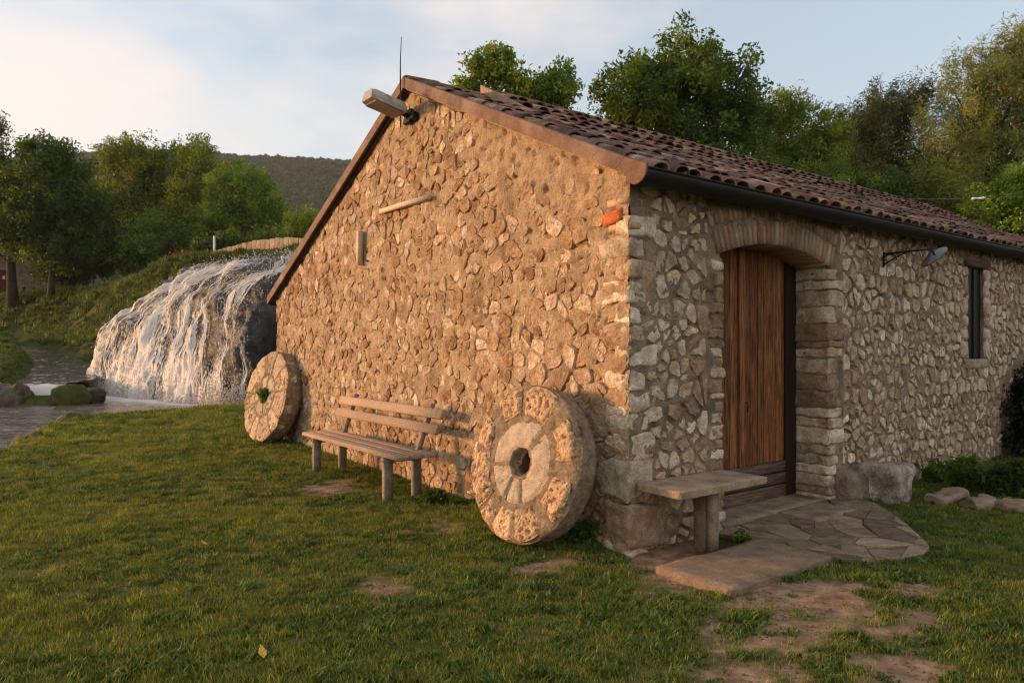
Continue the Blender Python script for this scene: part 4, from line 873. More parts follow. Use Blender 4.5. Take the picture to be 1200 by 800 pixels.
def veil_mat():
    m, nt, N, lk = new_mat('water_veil'); out = N.new("ShaderNodeOutputMaterial"); ac = N.new("ShaderNodeAttribute"); ac.attribute_name = "col"; sp = N.new("ShaderNodeSeparateXYZ"); lk(ac.outputs["Vector"], sp.inputs[0])
    cb = N.new("ShaderNodeCombineXYZ"); lk(sp.outputs[0], cb.inputs[0]); lk(sp.outputs[1], cb.inputs[1])
    def nz(sx, sy, det, ro):
        mp = N.new("ShaderNodeMapping"); mp.inputs["Scale"].default_value = (sx, sy, 1); lk(cb.outputs[0], mp.inputs[0]); n = N.new("ShaderNodeTexNoise"); n.inputs["Scale"].default_value = 1; n.inputs["Detail"].default_value = det; n.inputs["Roughness"].default_value = ro; lk(mp.outputs[0], n.inputs["Vector"]); return n.outputs["Fac"]
    def mth(op, a, b):
        q_ = N.new("ShaderNodeMath"); q_.operation = op
        for i, v_ in enumerate((a, b)):
            if isinstance(v_, float): q_.inputs[i].default_value = v_
            else: lk(v_, q_.inputs[i])
        return q_.outputs[0]
    a = mth('ADD', mth('MULTIPLY', nz(11.5, .7, 4, .62), 1.2), mth('MULTIPLY', nz(23., 7.0, 5, .72), 1.0))
    a = mth('ADD', a, sp.outputs[2]); mr = N.new("ShaderNodeMapRange"); mr.inputs[1].default_value = 1.56; mr.inputs[2].default_value = 1.67; lk(a, mr.inputs[0])
    b = N.new("ShaderNodeBsdfPrincipled"); b.inputs["Base Color"].default_value = (.90, .86, .82, 1); b.inputs["Roughness"].default_value = .5; t = N.new("ShaderNodeBsdfTranslucent"); t.inputs["Color"].default_value = (.80, .75, .69, 1)
    bp = N.new("ShaderNodeBump"); bp.inputs["Strength"].default_value = .35; bp.inputs["Distance"].default_value = .12; lk(a, bp.inputs["Height"]); lk(bp.outputs[0], b.inputs["Normal"])
    mx = N.new("ShaderNodeMixShader"); mx.inputs[0].default_value = .35; lk(b.outputs[0], mx.inputs[1]); lk(t.outputs[0], mx.inputs[2]); tr = N.new("ShaderNodeBsdfTransparent"); m2 = N.new("ShaderNodeMixShader"); lk(mr.outputs[0], m2.inputs[0]); lk(tr.outputs[0], m2.inputs[1]); lk(mx.outputs[0], m2.inputs[2]); lk(m2.outputs[0], out.inputs[0]); return m
M['veil'] = veil_mat()
veil(0.10, 201, "water_sheet", 0.0); veil(0.22, 231, "water_sheet", -0.10)
nd = 9000; ud = fr.rand(nd) * 0.66; vd = np.where(fr.rand(nd) < .75, 1 - np.abs(fr.normal(0, .045, nd)), fr.rand(nd)); ud = ud + fall_shift(vd); pd = face(np.clip(ud, 0, 1), np.clip(vd, 0, 1)) + FN * fr.uniform(.10, .36, nd)[:, None] + fr.normal(0, .05, (nd, 3))
sz = fr.uniform(.008, .028, nd)[:, None]; tet = np.array([(0, 0, 1.9), (1, 0, -.4), (-.5, .87, -.4), (-.5, -.87, -.4)])
VD = (pd[:, None, :] + tet[None] * sz[:, None, :]).reshape(-1, 3); FD = ((np.arange(nd) * 4)[:, None, None] + np.array([(0, 1, 2), (0, 2, 3), (0, 3, 1), (1, 3, 2)])[None]).reshape(-1, 3)
o = mk("spray_drops", VD, FD, M['foam'], fall); o["kind"] = "stuff"

# boulders in and by the water
def boulder(px, py, Y, w, d, h, mat, label, seed, zoff=0.0):
    p = at(px, py, Y); V, F = rough_box((w, d, h), 8, min(w, d, h) * .46, .34 * w, 1.5 / w, seed)
    V = np.array(V) + 0.10 * w * np.stack([fbm(V[:, 0] * 9 / w, V[:, 1] * 9 / w, V[:, 2] * 9 / w, seed + k, 3) for k in range(3)], 1)
    return tag(mk("boulder", V, F, mat, None, None, True, (p.x, p.y, p.z + zoff)), label, "rock", "boulders along the water")
boulder(12, 464, 20.6, 1.05, 0.85, 0.82, M['rock'], "large brown boulder in the water at the left picture edge", 501)
boulder(82, 464, 20.8, 0.82, 0.7, 0.74, M['moss'], "green mossy boulder beside the little cascade", 502)
boulder(110, 465, 21.3, 0.55, 0.5, 0.62, M['rock_wet'], "small dark wet boulder at the waterfall foot", 503)
boulder(88, 492, 14.6, 0.5, 0.45, 0.36, M['rock'], "brown rock on the lawn's edge above the river", 504)
boulder(205, 447, 31, 0.5, 0.5, 0.3, M['rock_wet'], "small rock hidden in the white water", 505) if False else None
boulder(34, 514, 11.8, 0.36, 0.3, 0.2, M['rock'], "flat stone in the grass of the river bank", 506)

# ------------------------------------------------------------------ trees and plants
def leaves(C, L, Wd, rs, droop=0.0, up=0.5, outward=None, cols=None):
    """diamond leaves at points C; returns verts, tris, colours"""
    n = len(C); d = rs.normal(0, 1, (n, 3)); d[:, 2] -= droop
    if outward is not None: d += outward
    d /= np.linalg.norm(d, axis=1, keepdims=True); nrm = rs.normal(0, 1, (n, 3)); nrm[:, 2] += up * 2
    s = np.cross(d, nrm); s /= np.linalg.norm(s, axis=1, keepdims=True) + 1e-9; nn = np.cross(s, d)
    l = (L * rs.uniform(.65, 1.25, n))[:, None]; w = (Wd * rs.uniform(.7, 1.2, n))[:, None]
    V = np.stack([C - d * l * .5, C + s * w * .5 + nn * w * .12 - d * l * .05, C + d * l * .5 - nn * l * .08, C - s * w * .5 + nn * w * .12 - d * l * .05], 1).reshape(-1, 3)
    b = (np.arange(n) * 4)[:, None]; F = np.concatenate([b + np.array([[0, 1, 2]]), b + np.array([[0, 2, 3]])], 0)
    return V, F, np.repeat(cols, 4, 0)
def grow(name, label, cat, base, lobes, nclump, per, L, Wd, cr, pal, seed, trunk=0.18, stretch=(1, 1, 1), droop=0.0, group=None, twigs=36, trunk_top=None, up=0.5, wind=None, shell=0.42):
    rs = np.random.RandomState(seed); base = Vector(base); t = thing(name, label, cat, base, (0, 0, 0), group); bz = np.array(base)
    vol = np.array([l[3] * l[4] * l[5] for l in lobes]) ** 0.72; which = rs.choice(len(lobes), nclump, p=vol / vol.sum()); lb = np.array(lobes)[which]
    dr = rs.normal(0, 1, (nclump, 3)); dr /= np.linalg.norm(dr, axis=1, keepdims=True); rad = rs.rand(nclump)[:, None] ** shell
    cc = lb[:, :3] + dr * rad * lb[:, 3:6]
    cc += 0.35 * lb[:, 3:6] * np.stack([fbm(cc[:, 0] * .9, cc[:, 1] * .9, cc[:, 2] * .9, seed + k, 2) for k in range(3)], 1)
    k = rs.poisson(per, nclump) + 3; idx = np.repeat(np.arange(nclump), k); st = np.array(stretch) * cr
    csz = rs.uniform(.6, 1.35, nclump)[idx][:, None]
    off = rs.normal(0, 1, (len(idx), 3)); off /= np.linalg.norm(off, axis=1, keepdims=True); off *= rs.rand(len(idx))[:, None] ** .45
    C = cc[idx] + off * st * csz
    if wind is not None: C += np.array(wind) * (np.abs(off[:, 2:3]) * cr)
    pal = np.array(pal); pc = pal[rs.randint(0, len(pal), nclump)] * rs.uniform(.75, 1.25, (nclump, 1)); cols = pc[idx] * rs.uniform(.75, 1.25, (len(idx), 1))
    V, F, cl = leaves(C - bz, L, Wd, rs, droop, up, dr[idx] * 0.6, cols)
    crown = mk("crown", V, F, M['leaf'], t, cl, False)
    if trunk:
        mb = MB(); lo = np.array(lobes); mid = Vector((np.average(lo[:, 0], weights=vol), np.average(lo[:, 1], weights=vol), np.average(lo[:, 2], weights=vol))) - base
        topz = mid.z * (trunk_top or 0.95); jx = rs.normal(0, .10, (6, 2)) * trunk * 3
        pts = [Vector((mid.x * f ** 2 * .7 + jx[i, 0] * (i > 0), mid.y * f ** 2 * .7 + jx[i, 1] * (i > 0), topz * f - 0.3 * (i == 0))) for i, f in enumerate((0, .2, .4, .6, .8, 1))]
        mb.add(*tube(pts, [trunk * s for s in (1.35, 1.0, .85, .7, .5, .3)], 8))
        for i in rs.choice(nclump, min(twigs, nclump), replace=False):
            e = Vector(cc[i]) - base; f = rs.uniform(.35, .95); s0 = pts[0].lerp(pts[-1], 0) if False else Vector((mid.x * f ** 2 * .7, mid.y * f ** 2 * .7, topz * f))
            if e.z < s0.z - .3: s0 = Vector((mid.x * .1, mid.y * .1, max(.2, topz * .35)))
            m1 = s0.lerp(e, .5) + Vector((rs.normal(0, .15), rs.normal(0, .15), (e - s0).length * .12)); r0 = trunk * rs.uniform(.22, .42)
            mb.add(*tube([s0, m1, e], [r0, r0 * .6, r0 * .15], 5, False))
        mb.build("trunk", M['bark'], t, col=False)
    return t
def lob(px, py, rx, ry, Y, ddepth=0.0, fd=1.0):
    p = at(px, py, Y + ddepth); k = (Y + ddepth) / FPX; return (p.x, p.y, p.z, rx * k, rx * k * fd, ry * k)
def base_at(px, Y, sink=0.05):
    x = (px - CX) / FPX * Y; return (x, Y, gz(x, Y) - sink)
GREEN = [(0.137, 0.217, 0.032), (0.178, 0.261, 0.039), (0.104, 0.174, 0.027)]; DARK = [(0.069, 0.115, 0.024), (0.09, 0.144, 0.028), (0.055, 0.095, 0.02)]
YEL = [(0.195, 0.244, 0.033), (0.242, 0.283, 0.04), (0.151, 0.204, 0.029)]; OLIVE = [(0.177, 0.218, 0.05), (0.218, 0.254, 0.066), (0.136, 0.177, 0.04), (0.254, 0.277, 0.088)]
def T(px, Y, lobes): return dict(base=base_at(px, Y), lobes=[lob(*l, Y, *r) if not isinstance(l[-1], tuple) else lob(*l[:4], Y, *l[4]) for l in lobes for r in [()]])
BK = "trees beyond the mill roof"; LF = "trees above the waterfall bank"
def tree(name, label, px, Y, lobes, nclump, per, L, Wd, cr, pal, seed, **kw):
    kw.setdefault('group', BK); return grow(name, label, "tree", base_at(px, Y), [lob(*l[:4], Y, *(l[4:] or ())) for l in lobes], nclump, per, L, Wd, cr, pal, seed, **kw)
# beyond the roof
tree("walnut_tree", "green leafy tree with two rounded tops just behind the roof ridge", 615, 22, [(575, 84, 26, 30), (600, 112, 42, 25), (655, 100, 25, 25), (630, 118, 45, 22), (548, 104, 14, 14), (640, 175, 60, 40)], 330, 62, .17, .075, .34, GREEN + YEL[:1], 11, trunk=.16)
tree("walnut_tree", "tallest dark green leafy tree behind the middle of the roof", 800, 24, [(795, 72, 48, 40), (745, 112, 48, 42), (850, 92, 42, 42), (790, 130, 92, 52), (875, 140, 34, 40), (710, 100, 18, 18), (800, 190, 95, 55)], 620, 68, .18, .08, .38, GREEN + DARK[:1], 12, trunk=.24)
tree("ash_tree", "sparse yellow-green tree to the right of the tallest tree", 935, 26, [(915, 128, 38, 22), (940, 168, 48, 42), (905, 175, 35, 40), (975, 160, 30, 38), (940, 220, 60, 45)], 420, 58, .16, .06, .36, YEL + GREEN[:1], 13, trunk=.17)
tree("willow_tree", "dark rounded willow standing between yellow-green tree and tall willow", 1030, 30, [(1035, 148, 44, 48), (1065, 125, 24, 30), (1008, 175, 42, 58), (1040, 210, 62, 48)], 620, 85, .17, .036, .42, [(.058, .085, .030), (.075, .105, .038), (.100, .125, .052)], 14, trunk=.24, stretch=(.85, .85, 1.4), droop=.3, wind=(.5, 0, .3), up=.2)
tree("willow_tree", "tall golden-topped willow at the right picture edge", 1160, 28, [(1150, 108, 50, 48), (1192, 62, 28, 34), (1115, 165, 46, 60), (1185, 150, 60, 70), (1228, 90, 45, 60), (1150, 225, 75, 60)], 900, 90, .17, .036, .42, OLIVE, 15, trunk=.30, stretch=(.85, .85, 1.4), droop=.3, wind=(.6, 0, .35), up=.2)
tree("willow_tree", "pale green bushy young willow in front of the tall willow", 1100, 21, [(1092, 225, 34, 32), (1120, 255, 40, 30), (1075, 262, 26, 22)], 190, 70, .13, .034, .30, YEL[:1] + OLIVE[:2], 16, trunk=.08, stretch=(.9, .9, 1.2))
tree("leafy_bush", "dark green bush at the roof's far end, right picture edge", 1180, 20, [(1165, 245, 42, 34), (1205, 235, 45, 45), (1185, 285, 55, 35)], 260, 70, .12, .05, .30, GREEN, 17, trunk=.08)
tree("leafy_bush", "dark leafy thicket under the dark willow behind the roof", 985, 22, [(960, 225, 50, 30), (1020, 240, 55, 34), (890, 210, 50, 30)], 260, 64, .14, .06, .34, DARK + GREEN[:1], 18, trunk=.08)
# above the waterfall
tree("maple_tree", "dense dark round-crowned tree with a slim trunk on the left bank", 59, 53, [(62, 235, 54, 60), (30, 260, 42, 44), (96, 262, 32, 42), (58, 185, 38, 26), (75, 295, 40, 22)], 760, 66, .26, .14,   .62, DARK + GREEN[2:], 21, trunk=.22, group=LF, twigs=24, trunk_top=.9)
tree("plane_tree", "tree with a thick grey trunk before the stone house", 16, 55, [(2, 205, 24, 42), (-40, 200, 50, 80), (10, 260, 30, 34), (-20, 150, 22, 22)], 330, 55, .28, .13, .62, DARK + GREEN, 22, trunk=.34, group=LF, twigs=20)
tree("poplar_tree", "tall airy tree with an open top behind the dark round tree", 165, 60, [(160, 180, 34, 24), (190, 205, 50, 36), (130, 190, 26, 28), (170, 255, 72, 48), (225, 178, 24, 22), (120, 240, 30, 40)], 680, 46, .27, .13, .70, YEL + GREEN, 23, trunk=.26, group=LF, twigs=60)
tree("poplar_tree", "tall light tree in the middle of the bank above the falls", 232, 58, [(228, 192, 26, 26), (238, 240, 42, 42), (215, 272, 38, 32)], 430, 52, .26, .12, .64, YEL + GREEN[:1], 24, trunk=.22, group=LF, twigs=44)
tree("maple_tree", "yellow-green rounded tree next to the hill and gable edge", 290, 55, [(283, 226, 40, 38), (305, 252, 32, 36), (266, 262, 42, 36), (324, 275, 20, 24)], 560, 60, .25, .12, .58, YEL + GREEN[:2], 25, trunk=.22, group=LF, twigs=24)
for k, (px, py, rx, ry, Y, pal, lb) in enumerate(((355, 264, 24, 18, 50, YEL, "round bush touching the gable's left edge above the parapet"), (150, 292, 40, 20, 56, DARK + GREEN, "dark shrub between the bank and the tall airy tree"), (218, 284, 36, 20, 52, DARK, "dark shrub behind the white post"), (305, 286, 44, 14, 48, DARK + GREEN[:1], "low shrub along the back of the parapet"), (110, 300, 26, 18, 58, GREEN, "green shrub beside the dark round tree"), (262, 290, 30, 14, 46, DARK, "dark low shrub right of the white post"), (185, 278, 44, 26, 54, GREEN + DARK, "broad green shrub in the gap behind the red flowers"), (75, 312, 34, 16, 57, DARK, "dark shrub behind the slim trunk of the round tree"))):
    grow("leafy_bush", lb, "bush", base_at(px, Y), [lob(px, py, rx, ry, Y), lob(px, py + ry * .7, rx * 1.1, ry * .8, Y)], 130, 50, .24, .12, .55, pal, 30 + k, trunk=.07, group="bushes above the waterfall", twigs=10)
# ivy at the far end of the door wall, weeds round the stones
iv = mill(7.78, -0.30); grow("ivy_bush", "dark ivy mass climbing the far end of the door wall", "ivy", (iv.x, iv.y, gz(iv.x, iv.y)), [(iv.x, iv.y, .55, .62, .5, .62), (iv.x + .1, iv.y + .1, 1.02, .36, .36, .40), (iv.x + .5, iv.y - .1, .8, .6, .5, .8)], 170, 55, .075, .055, .18, [(.012, .022, .008), (.018, .032, .010), (.009, .016, .007)], 61, trunk=.03, twigs=8)
def weeds(px, py, w, h, label, seed, n=60, L=.09, Wd=.03, pal=GREEN, Y=None, zoff=0.0):
    Y = Y or (EYE - .05) * FPX / (py - HZ); p = at(px, py, Y); k = Y / FPX; z0 = gz(p.x, p.y) if not zoff else p.z
    return grow("weed_clump", label, "weeds", (p.x, p.y, z0), [(p.x, p.y, z0 + h * k * .5, w * k, w * k * .6, h * k * .55)], n, 9, L, Wd, .055, pal, seed, trunk=0, group="weeds round the stones", up=.8)
weeds(1095, 565, 14, 24, "weeds growing out behind the white-topped mounting block", 71, 50)
weeds(1132, 572, 20, 44, "taller leafy weeds at the foot of the door wall", 72, 80, .14, .03)
weeds(1165, 578, 22, 34, "dark weeds next to the ivy", 73, 80, .12, .03, DARK)
weeds(1195, 580, 20, 40, "weeds under the ivy at the right picture edge", 74, 60, .12, .03, DARK)
weeds(682, 640, 16, 30, "weeds growing behind the large pitted millstone", 75, 45, .08, .03, DARK, Y=5.75)
weeds(376, 500, 14, 26, "weeds growing between the grooved millstone and the gable", 76, 60, .10, .04, GREEN, Y=11.2)
weeds(508, 575, 14, 16, "weeds at the gable foot between the bench and millstone", 77, 40, .07, .025, DARK, Y=7.1)
weeds(868, 628, 8, 10, "small weed sprouting beside the concrete pad", 78, 14, .06, .02, GREEN)
ph = on_gable(7.38, 0.40); wv = grow("weed_clump", "green weed sprouting from the hole of the grooved millstone", "weeds", (ph.x, ph.y, gz(ph.x, ph.y) + .72), [(ph.x, ph.y, gz(ph.x, ph.y) + .72, .085, .085, .10)], 26, 8, .075, .05, .05, DARK, 79, trunk=0, group="weeds round the stones")
# red flowers beside the white post
for k, (px, lb) in enumerate(((204, "red flowering plant, left of the pair by the white post"), (216, "red flowering plant, right of the pair by the white post"))):
    Y = 40; p = base_at(px, Y); t = grow("flowering_plant", lb, "plant", p, [(p[0], p[1], p[2] + .7, .3, .3, .7)], 26, 14, .12, .06, .12, GREEN, 90 + k, trunk=0, group="red flowers on the bank")
    rs = np.random.RandomState(k); C = rs.normal(0, .2, (60, 3)) + np.array((0, -.1, 1.2)); V, F, c = leaves(C, .16, .13, rs, 0, .2, None, np.ones((60, 3))); mk("blossom", V, F, M['petal'], t, None, False)

# ------------------------------------------------------------------ structures beyond the waterfall
pst = base_at(251, 37); V, F = tube([(0, 0, -.3), (0, 0, .9), (0, 0, 1.92)], .055, 8); tag(mk("white_post", V, F, M['white_paint'], None, None, True, pst), "slim white post standing above the waterfall", "post")
pw = thing("parapet_wall", "pale low stone parapet curving up behind the waterfall top", "wall", at(300, 300, 31)); o0 = Vector(pw.location); rr = random.Random(3)
PA = [(228, 309, 38), (262, 302, 35.5), (300, 298, 33), (335, 296, 30.5), (372, 296, 28.5)]; PT = [3, 9, 15, 17, 16]
n = 26
for i in range(n):
    def pp(s):
        s = s * 4; k = min(int(s), 3); f = s - k; a = at(*PA[k]).lerp(at(*PA[k + 1]), f); hgt = (PT[k] * (1 - f) + PT[k + 1] * f) * (PA[k][2] * (1 - f) + PA[k + 1][2] * f) / FPX; return a, hgt
    a, h1 = pp(i / n); b, h2 = pp((i + 1) / n); c = (a + b) / 2 - o0; L = (b - a).length; h = (h1 + h2) / 2 + rr.uniform(-.02, .03)
    V, F = rough_box((L * 1.0, .38, h + .5), 4, .015, .03, 4, 600 + i); mk("coping_stone", V, F, M['parapet'], pw, np.array((1, .97, .93)) * rr.uniform(.8, 1.12), True, (c.x, c.y, c.z + h / 2 - .25), (0, -math.asin(max(-1, min(1, (b.z - a.z) / L))), math.atan2(b.y - a.y, b.x - a.x)))
hb_ = at(-20, 345, 62); hs = thing("stone_house", "brown stone cottage with a dark red door behind the bank trees", "house", (hb_.x, hb_.y, hb_.z), (0, 0, .15))
mk("wall", *box((2, 2, 1.5), (11.5, 5, 3.8)), M['far_stone'], hs, None, False)
V = [(-4.2, -.9, 3.3), (8.2, -.9, 3.3), (8.2, 2, 4.8), (-4.2, 2, 4.8), (-4.2, 4.9, 3.3), (8.2, 4.9, 3.3)]; mk("roof", V, [(0, 1, 2, 3), (3, 2, 5, 4), (0, 3, 4), (1, 5, 2)], M['tile_under'], hs, None, False)
dr_ = mk("door", *box((1.75, -.53, 1.05), (.95, .06, 2.1)), M['red_door'], hs, None, False); mk("lintel", *box((1.75, -.56, 2.2), (1.3, .12, .2)), M['parapet'], hs, (1, 1, 1), False); mk("notice", *box((1.95, -.575, 1.45), (.2, .02, .26)), M['white_paint'], dr_, None, False)
V, F = box((0, 0, 0), (1.1, .4, .08)); ob = thing("rustic_bench", "small stone seat against the cottage wall", "bench", at(33, 342, 59)); mk("seat", V, F, M['parapet'], ob, (1, 1, 1), False, (0, 0, .45)); 
for x in (-.4, .4): mk("leg", *box((x, 0, .2), (.18, .34, .42)), M['far_stone'], ob, None, False)

# ------------------------------------------------------------------ grass and wood (uncountable)
def clump(name, n, r, h, w, seed, pal, lean=0.5, segs=2):
    rs = np.random.RandomState(seed); V, F, C = [], [], []
    for i in range(n):
        a = rs.rand() * 6.28; q = r * math.sqrt(rs.rand()); x, y = q * math.cos(a), q * math.sin(a); hh = h * rs.uniform(.45, 1.25); ww = w * rs.uniform(.7, 1.3); b = rs.rand() * 6.28
        dx, dy = math.cos(b), math.sin(b); l = lean * rs.uniform(.2, 1.3) * hh; col = np.array(pal[rs.randint(len(pal))]) * rs.uniform(.75, 1.3); k = len(V)
        for j in range(segs):
            f = j / segs; cx, cy, cz = x + dx * l * f * f, y + dy * l * f * f, hh * f - .008; s = ww * (1 - .5 * f) / 2
            V += [(cx - dy * s, cy + dx * s, cz), (cx + dy * s, cy - dx * s, cz)]; C += [col * (.85 + .3 * f)] * 2
        V.append((x + dx * l, y + dy * l, hh * (1 - .25 * lean))); C.append(col * 1.1)
        for j in range(segs - 1): F.append((k + 2 * j, k + 2 * j + 1, k + 2 * j + 3)); F.append((k + 2 * j, k + 2 * j + 3, k + 2 * j + 2))
        F.append((k + 2 * segs - 2, k + 2 * segs - 1, k + 2 * segs))
    o = mk(name, V, np.array(F), M['grass'], None, np.array(C), False); COL.objects.unlink(o); return o
def scatter(name, label, pts, rotz, scl, idx, protos, tilt=None):
    col = bpy.data.collections.new(name + "_kinds")
    for p in protos: col.objects.link(p)
    me = bpy.data.meshes.new(name); me.vertices.add(len(pts)); me.vertices.foreach_set("co", np.asarray(pts, np.float32).ravel())
    rot = np.zeros((len(pts), 3), np.float32); rot[:, 2] = rotz
    if tilt is not None: rot[:, :2] = tilt
    a = me.attributes.new("rot", 'FLOAT_VECTOR', 'POINT'); a.data.foreach_set("vector", rot.ravel())
    a = me.attributes.new("scl", 'FLOAT', 'POINT'); a.data.foreach_set("value", np.asarray(scl, np.float32)); a = me.attributes.new("idx", 'INT', 'POINT'); a.data.foreach_set("value", np.asarray(idx, np.int32))
    o = bpy.data.objects.new(name, me); COL.objects.link(o); tag(o, label, kind="stuff")
    ng = bpy.data.node_groups.new(name + "_nodes", 'GeometryNodeTree'); ng.interface.new_socket("Geometry", in_out='INPUT', socket_type='NodeSocketGeometry'); ng.interface.new_socket("Geometry", in_out='OUTPUT', socket_type='NodeSocketGeometry')
    N, lk = ng.nodes, ng.links.new; gi, go = N.new("NodeGroupInput"), N.new("NodeGroupOutput"); ip = N.new("GeometryNodeInstanceOnPoints"); ci = N.new("GeometryNodeCollectionInfo")
    ci.inputs["Collection"].default_value = col; ci.inputs["Separate Children"].default_value = True; ci.inputs["Reset Children"].default_value = True
    def attr(n, t): q_ = N.new("GeometryNodeInputNamedAttribute"); q_.data_type = t; q_.inputs["Name"].default_value = n; return q_.outputs["Attribute"]
    lk(gi.outputs[0], ip.inputs["Points"]); lk(ci.outputs[0], ip.inputs["Instance"]); ip.inputs["Pick Instance"].default_value = True
    lk(attr("idx", 'INT'), ip.inputs["Instance Index"]); lk(attr("rot", 'FLOAT_VECTOR'), ip.inputs["Rotation"]); lk(attr("scl", 'FLOAT'), ip.inputs["Scale"]); lk(ip.outputs[0], go.inputs[0])
    md = o.modifiers.new("scatter", 'NODES'); md.node_group = ng; return o
GP = [(0.13, 0.181, 0.023), (0.18, 0.223, 0.026), (0.245, 0.246, 0.039), (0.158, 0.201, 0.023), (0.353, 0.253, 0.085)]
GPD = [(0.242, 0.198, 0.094), (0.176, 0.165, 0.05), (0.099, 0.121, 0.028)]
protos = [clump("grass_clump", 90, .13, .031, .0036, 1, GP), clump("grass_clump", 90, .13, .026, .0038, 2, GP[:4], .8), clump("grass_clump", 80, .12, .037, .0035, 3, GP + GPD), clump("grass_clump", 30, .06, .058, .0044, 4, GP[:4], .6), clump("grass_clump", 50, .13, .035, .004, 5, GPD + GP[:2], .9), clump("clover", 40, .07, .045, .014, 6, [(.075, .125, .020), (.095, .150, .024)], 1.0)]
rs = np.random.RandomState(17); pts = []
def footprint(X, Y):                                      # inside the mill, paving or pad
    lx, ly = (X - CORNER.x) * CT + (Y - CORNER.y) * ST, -(X - CORNER.x) * ST + (Y - CORNER.y) * CT
    inside = (lx > -0.02) & (ly > -0.02) & (lx < ML) & (ly < MW); pad = (lx > .02) & (lx < 1.02) & (ly > -1.07) & (ly < .0)
    pv_ = (lx > .95) & (lx < 3.1) & (ly < 0) & (ly > np.interp(lx, [.95, 1.0, 1.3, 1.75, 2.1, 2.55, 3.05], [-.95, -1.0, -1.26, -1.34, -1.2, -.83, -.42]))
    return inside | pad | pv_
for y0, y1, dn in ((0.6, 2.4, 200), (2.4, 4.5, 330), (4.5, 7, 210), (7, 11, 120), (11, 19, 60)):
    xa, xb_ = -.78 * y1 - 2.0, .78 * y1 + 2.0; n = int((xb_ - xa) * (y1 - y0) * dn); X = rs.uniform(xa, xb_, n); Y = rs.uniform(y0, y1, n)
    ok = (np.abs(X) < .78 * Y + 2.0) & ~footprint(X, Y) & (X > np.interp(Y, *XB) - .35); ok &= rs.rand(n) > soil(X, Y) * 0.97 ; X, Y = X[ok], Y[ok]
    big = 1.0 + 0.35 * fbm(X * .8, Y * .8, 0, 77, 3) + (0.6 if y0 >= 11 else 0.15 if y0 >= 7 else 0)
    s = rs.uniform(.65, 1.15, len(X)) * big * (1 - .35 * soil(X, Y)); 
    r = rs.rand(len(X)); pn = fbm(X * .9, Y * .9, 0, 78, 3) + .5; ix = np.where(r < .04, 3, np.where(r < .07, 5, np.where(r < .10 + .55 * sstep(.5, .75, pn), 4, np.where(r < .5, 0, np.where(r < .75, 1, 2)))))
    pts.append(np.stack([X, Y, ground_z(X, Y), rs.uniform(0, 6.28, len(X)), s, ix], 1))
pts = np.concatenate(pts); scatter("grass", "short patchy green lawn grass", pts[:, :3], pts[:, 3], pts[:, 4], pts[:, 5].astype(int), protos, rs.normal(0, .12, (len(pts), 2)))
# rougher growth on the banks and slope
bp2 = [clump("bank_grass_clump", 46, .30, .24, .022, 21, [(.075, .125, .018), (.110, .160, .024), (.15, .175, .04)], .8), clump("bank_grass_clump", 40, .32, .16, .03, 22, [(.052, .092, .016), (.080, .126, .021)], 1.0), clump("bank_weed_clump", 34, .26, .30, .05, 23, [(.044, .080, .015), (.070, .115, .022), (.11, .12, .04)], .9)]
n = 34000; Y = 17 + 49 * rs.rand(n) ** 1.3; X = rs.uniform(-.76, .05, n) * Y; zz = ground_z(X, Y); ok = (zz > .15) & (X < np.interp(Y, *XB) - 1.0); dd = np.full(n, 9.0)
for a, b in zip(STW[:-1], STW[1:]):
    ex, ey = b.x - a.x, b.y - a.y; t = np.clip(((X - a.x) * ex + (Y - a.y) * ey) / (ex * ex + ey * ey), 0, 1); dd = np.minimum(dd, np.hypot(X - a.x - t * ex, Y - a.y - t * ey))
ok &= dd > 1.0; ok &= ~((fbm(X * .5, Y * .5, 0, 83, 3) > .13) & (zz > 1.5) & (zz < 5.0)); X, Y, zz = X[ok], Y[ok], zz[ok]
scatter("bank_grass", "rough grass and weeds on the river banks", np.stack([X, Y, zz], 1), rs.uniform(0, 6.28, len(X)), rs.uniform(.7, 1.4, len(X)) * np.clip(Y / 38, .55, 1.2) * np.where((zz < 1.7) & (X < -15), .42, 1.0), rs.randint(0, 3, len(X)), bp2, rs.normal(0, .2, (len(X), 2)))
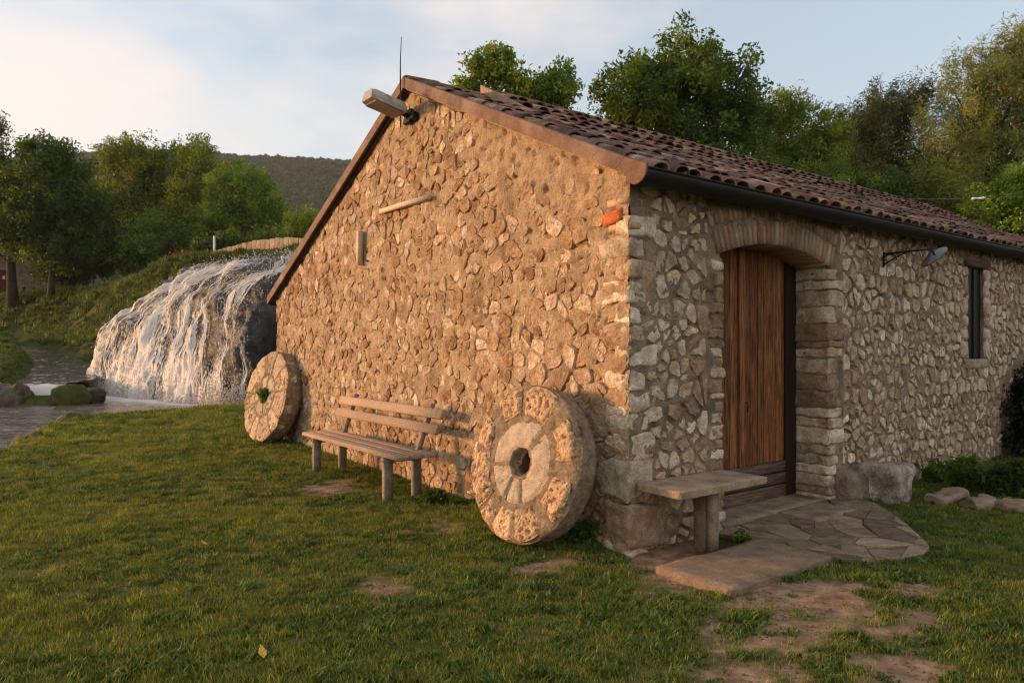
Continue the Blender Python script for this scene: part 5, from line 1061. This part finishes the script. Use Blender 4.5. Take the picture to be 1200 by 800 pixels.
# pebbles and crumbs on the bare earth
pe = [];
for k in range(3):
    V, F = rough_box((1, .8, .5), 2, .3, .1, 2, 900 + k); o = mk("pebble", V, F, M['flag'], None, np.array((1, .95, .9)) * (.8 + .3 * k), True); COL.objects.unlink(o); pe.append(o)
n = 40000; Y = rs.uniform(2.6, 9, n); X = rs.uniform(-.75, .75, n) * Y; ok = (rs.rand(n) < soil(X, Y) * .5 + .01) & ~footprint(X, Y); X, Y = X[ok], Y[ok]
scatter("pebbles", "scattered small pebbles on the bare earth", np.stack([X, Y, ground_z(X, Y) + .002], 1), rs.uniform(0, 6.28, len(X)), .006 + .018 * rs.rand(len(X)) ** 4, rs.randint(0, 3, len(X)), pe)
# the far wood on the hill: one mass of small crowns
cr_ = []
for k in range(3):
    rs2 = np.random.RandomState(40 + k); C = rs2.normal(0, 1, (150, 3)); C /= np.linalg.norm(C, axis=1, keepdims=True); C *= rs2.uniform(.6, 1, (150, 1)) * np.array((4.2, 4.2, 4.8)); C[:, 2] += 3.0
    V, F, c = leaves(C, 2.6, 2.0, rs2, 0, .8, None, np.array([(.036, .072, .026), (.030, .062, .024), (.046, .078, .030)][k])[None, :] * rs2.uniform(.7, 1.3, (150, 1))); o = mk("far_crown", V, F, M['leaf'], None, c, False); COL.objects.unlink(o); cr_.append(o)
n = 17000; Y = rs.uniform(420, 930, n); X = rs.uniform(-.80, .02, n) * Y; 
scatter("far_wood", "dense wood covering the distant hill", np.stack([X, Y, hill_z(X, Y)], 1), rs.uniform(0, 6.28, n), rs.uniform(.8, 1.7, n), rs.randint(0, 3, n), cr_)

# evening air: one thin even haze over the whole valley
hzm, _nt, _N, _lk = new_mat('haze'); _o = _N.new("ShaderNodeOutputMaterial"); _v = _N.new("ShaderNodeVolumePrincipled"); _v.inputs["Density"].default_value = 0.00016
_v.inputs["Color"].default_value = (0.92, 0.93, 0.95, 1); _lk(_v.outputs[0], _o.inputs["Volume"])
V, F = box((-50, 690, 125), (2560, 2060, 270)); tag(mk("haze", V, F, hzm, None, None, False), "thin evening haze over the valley", kind="stuff")
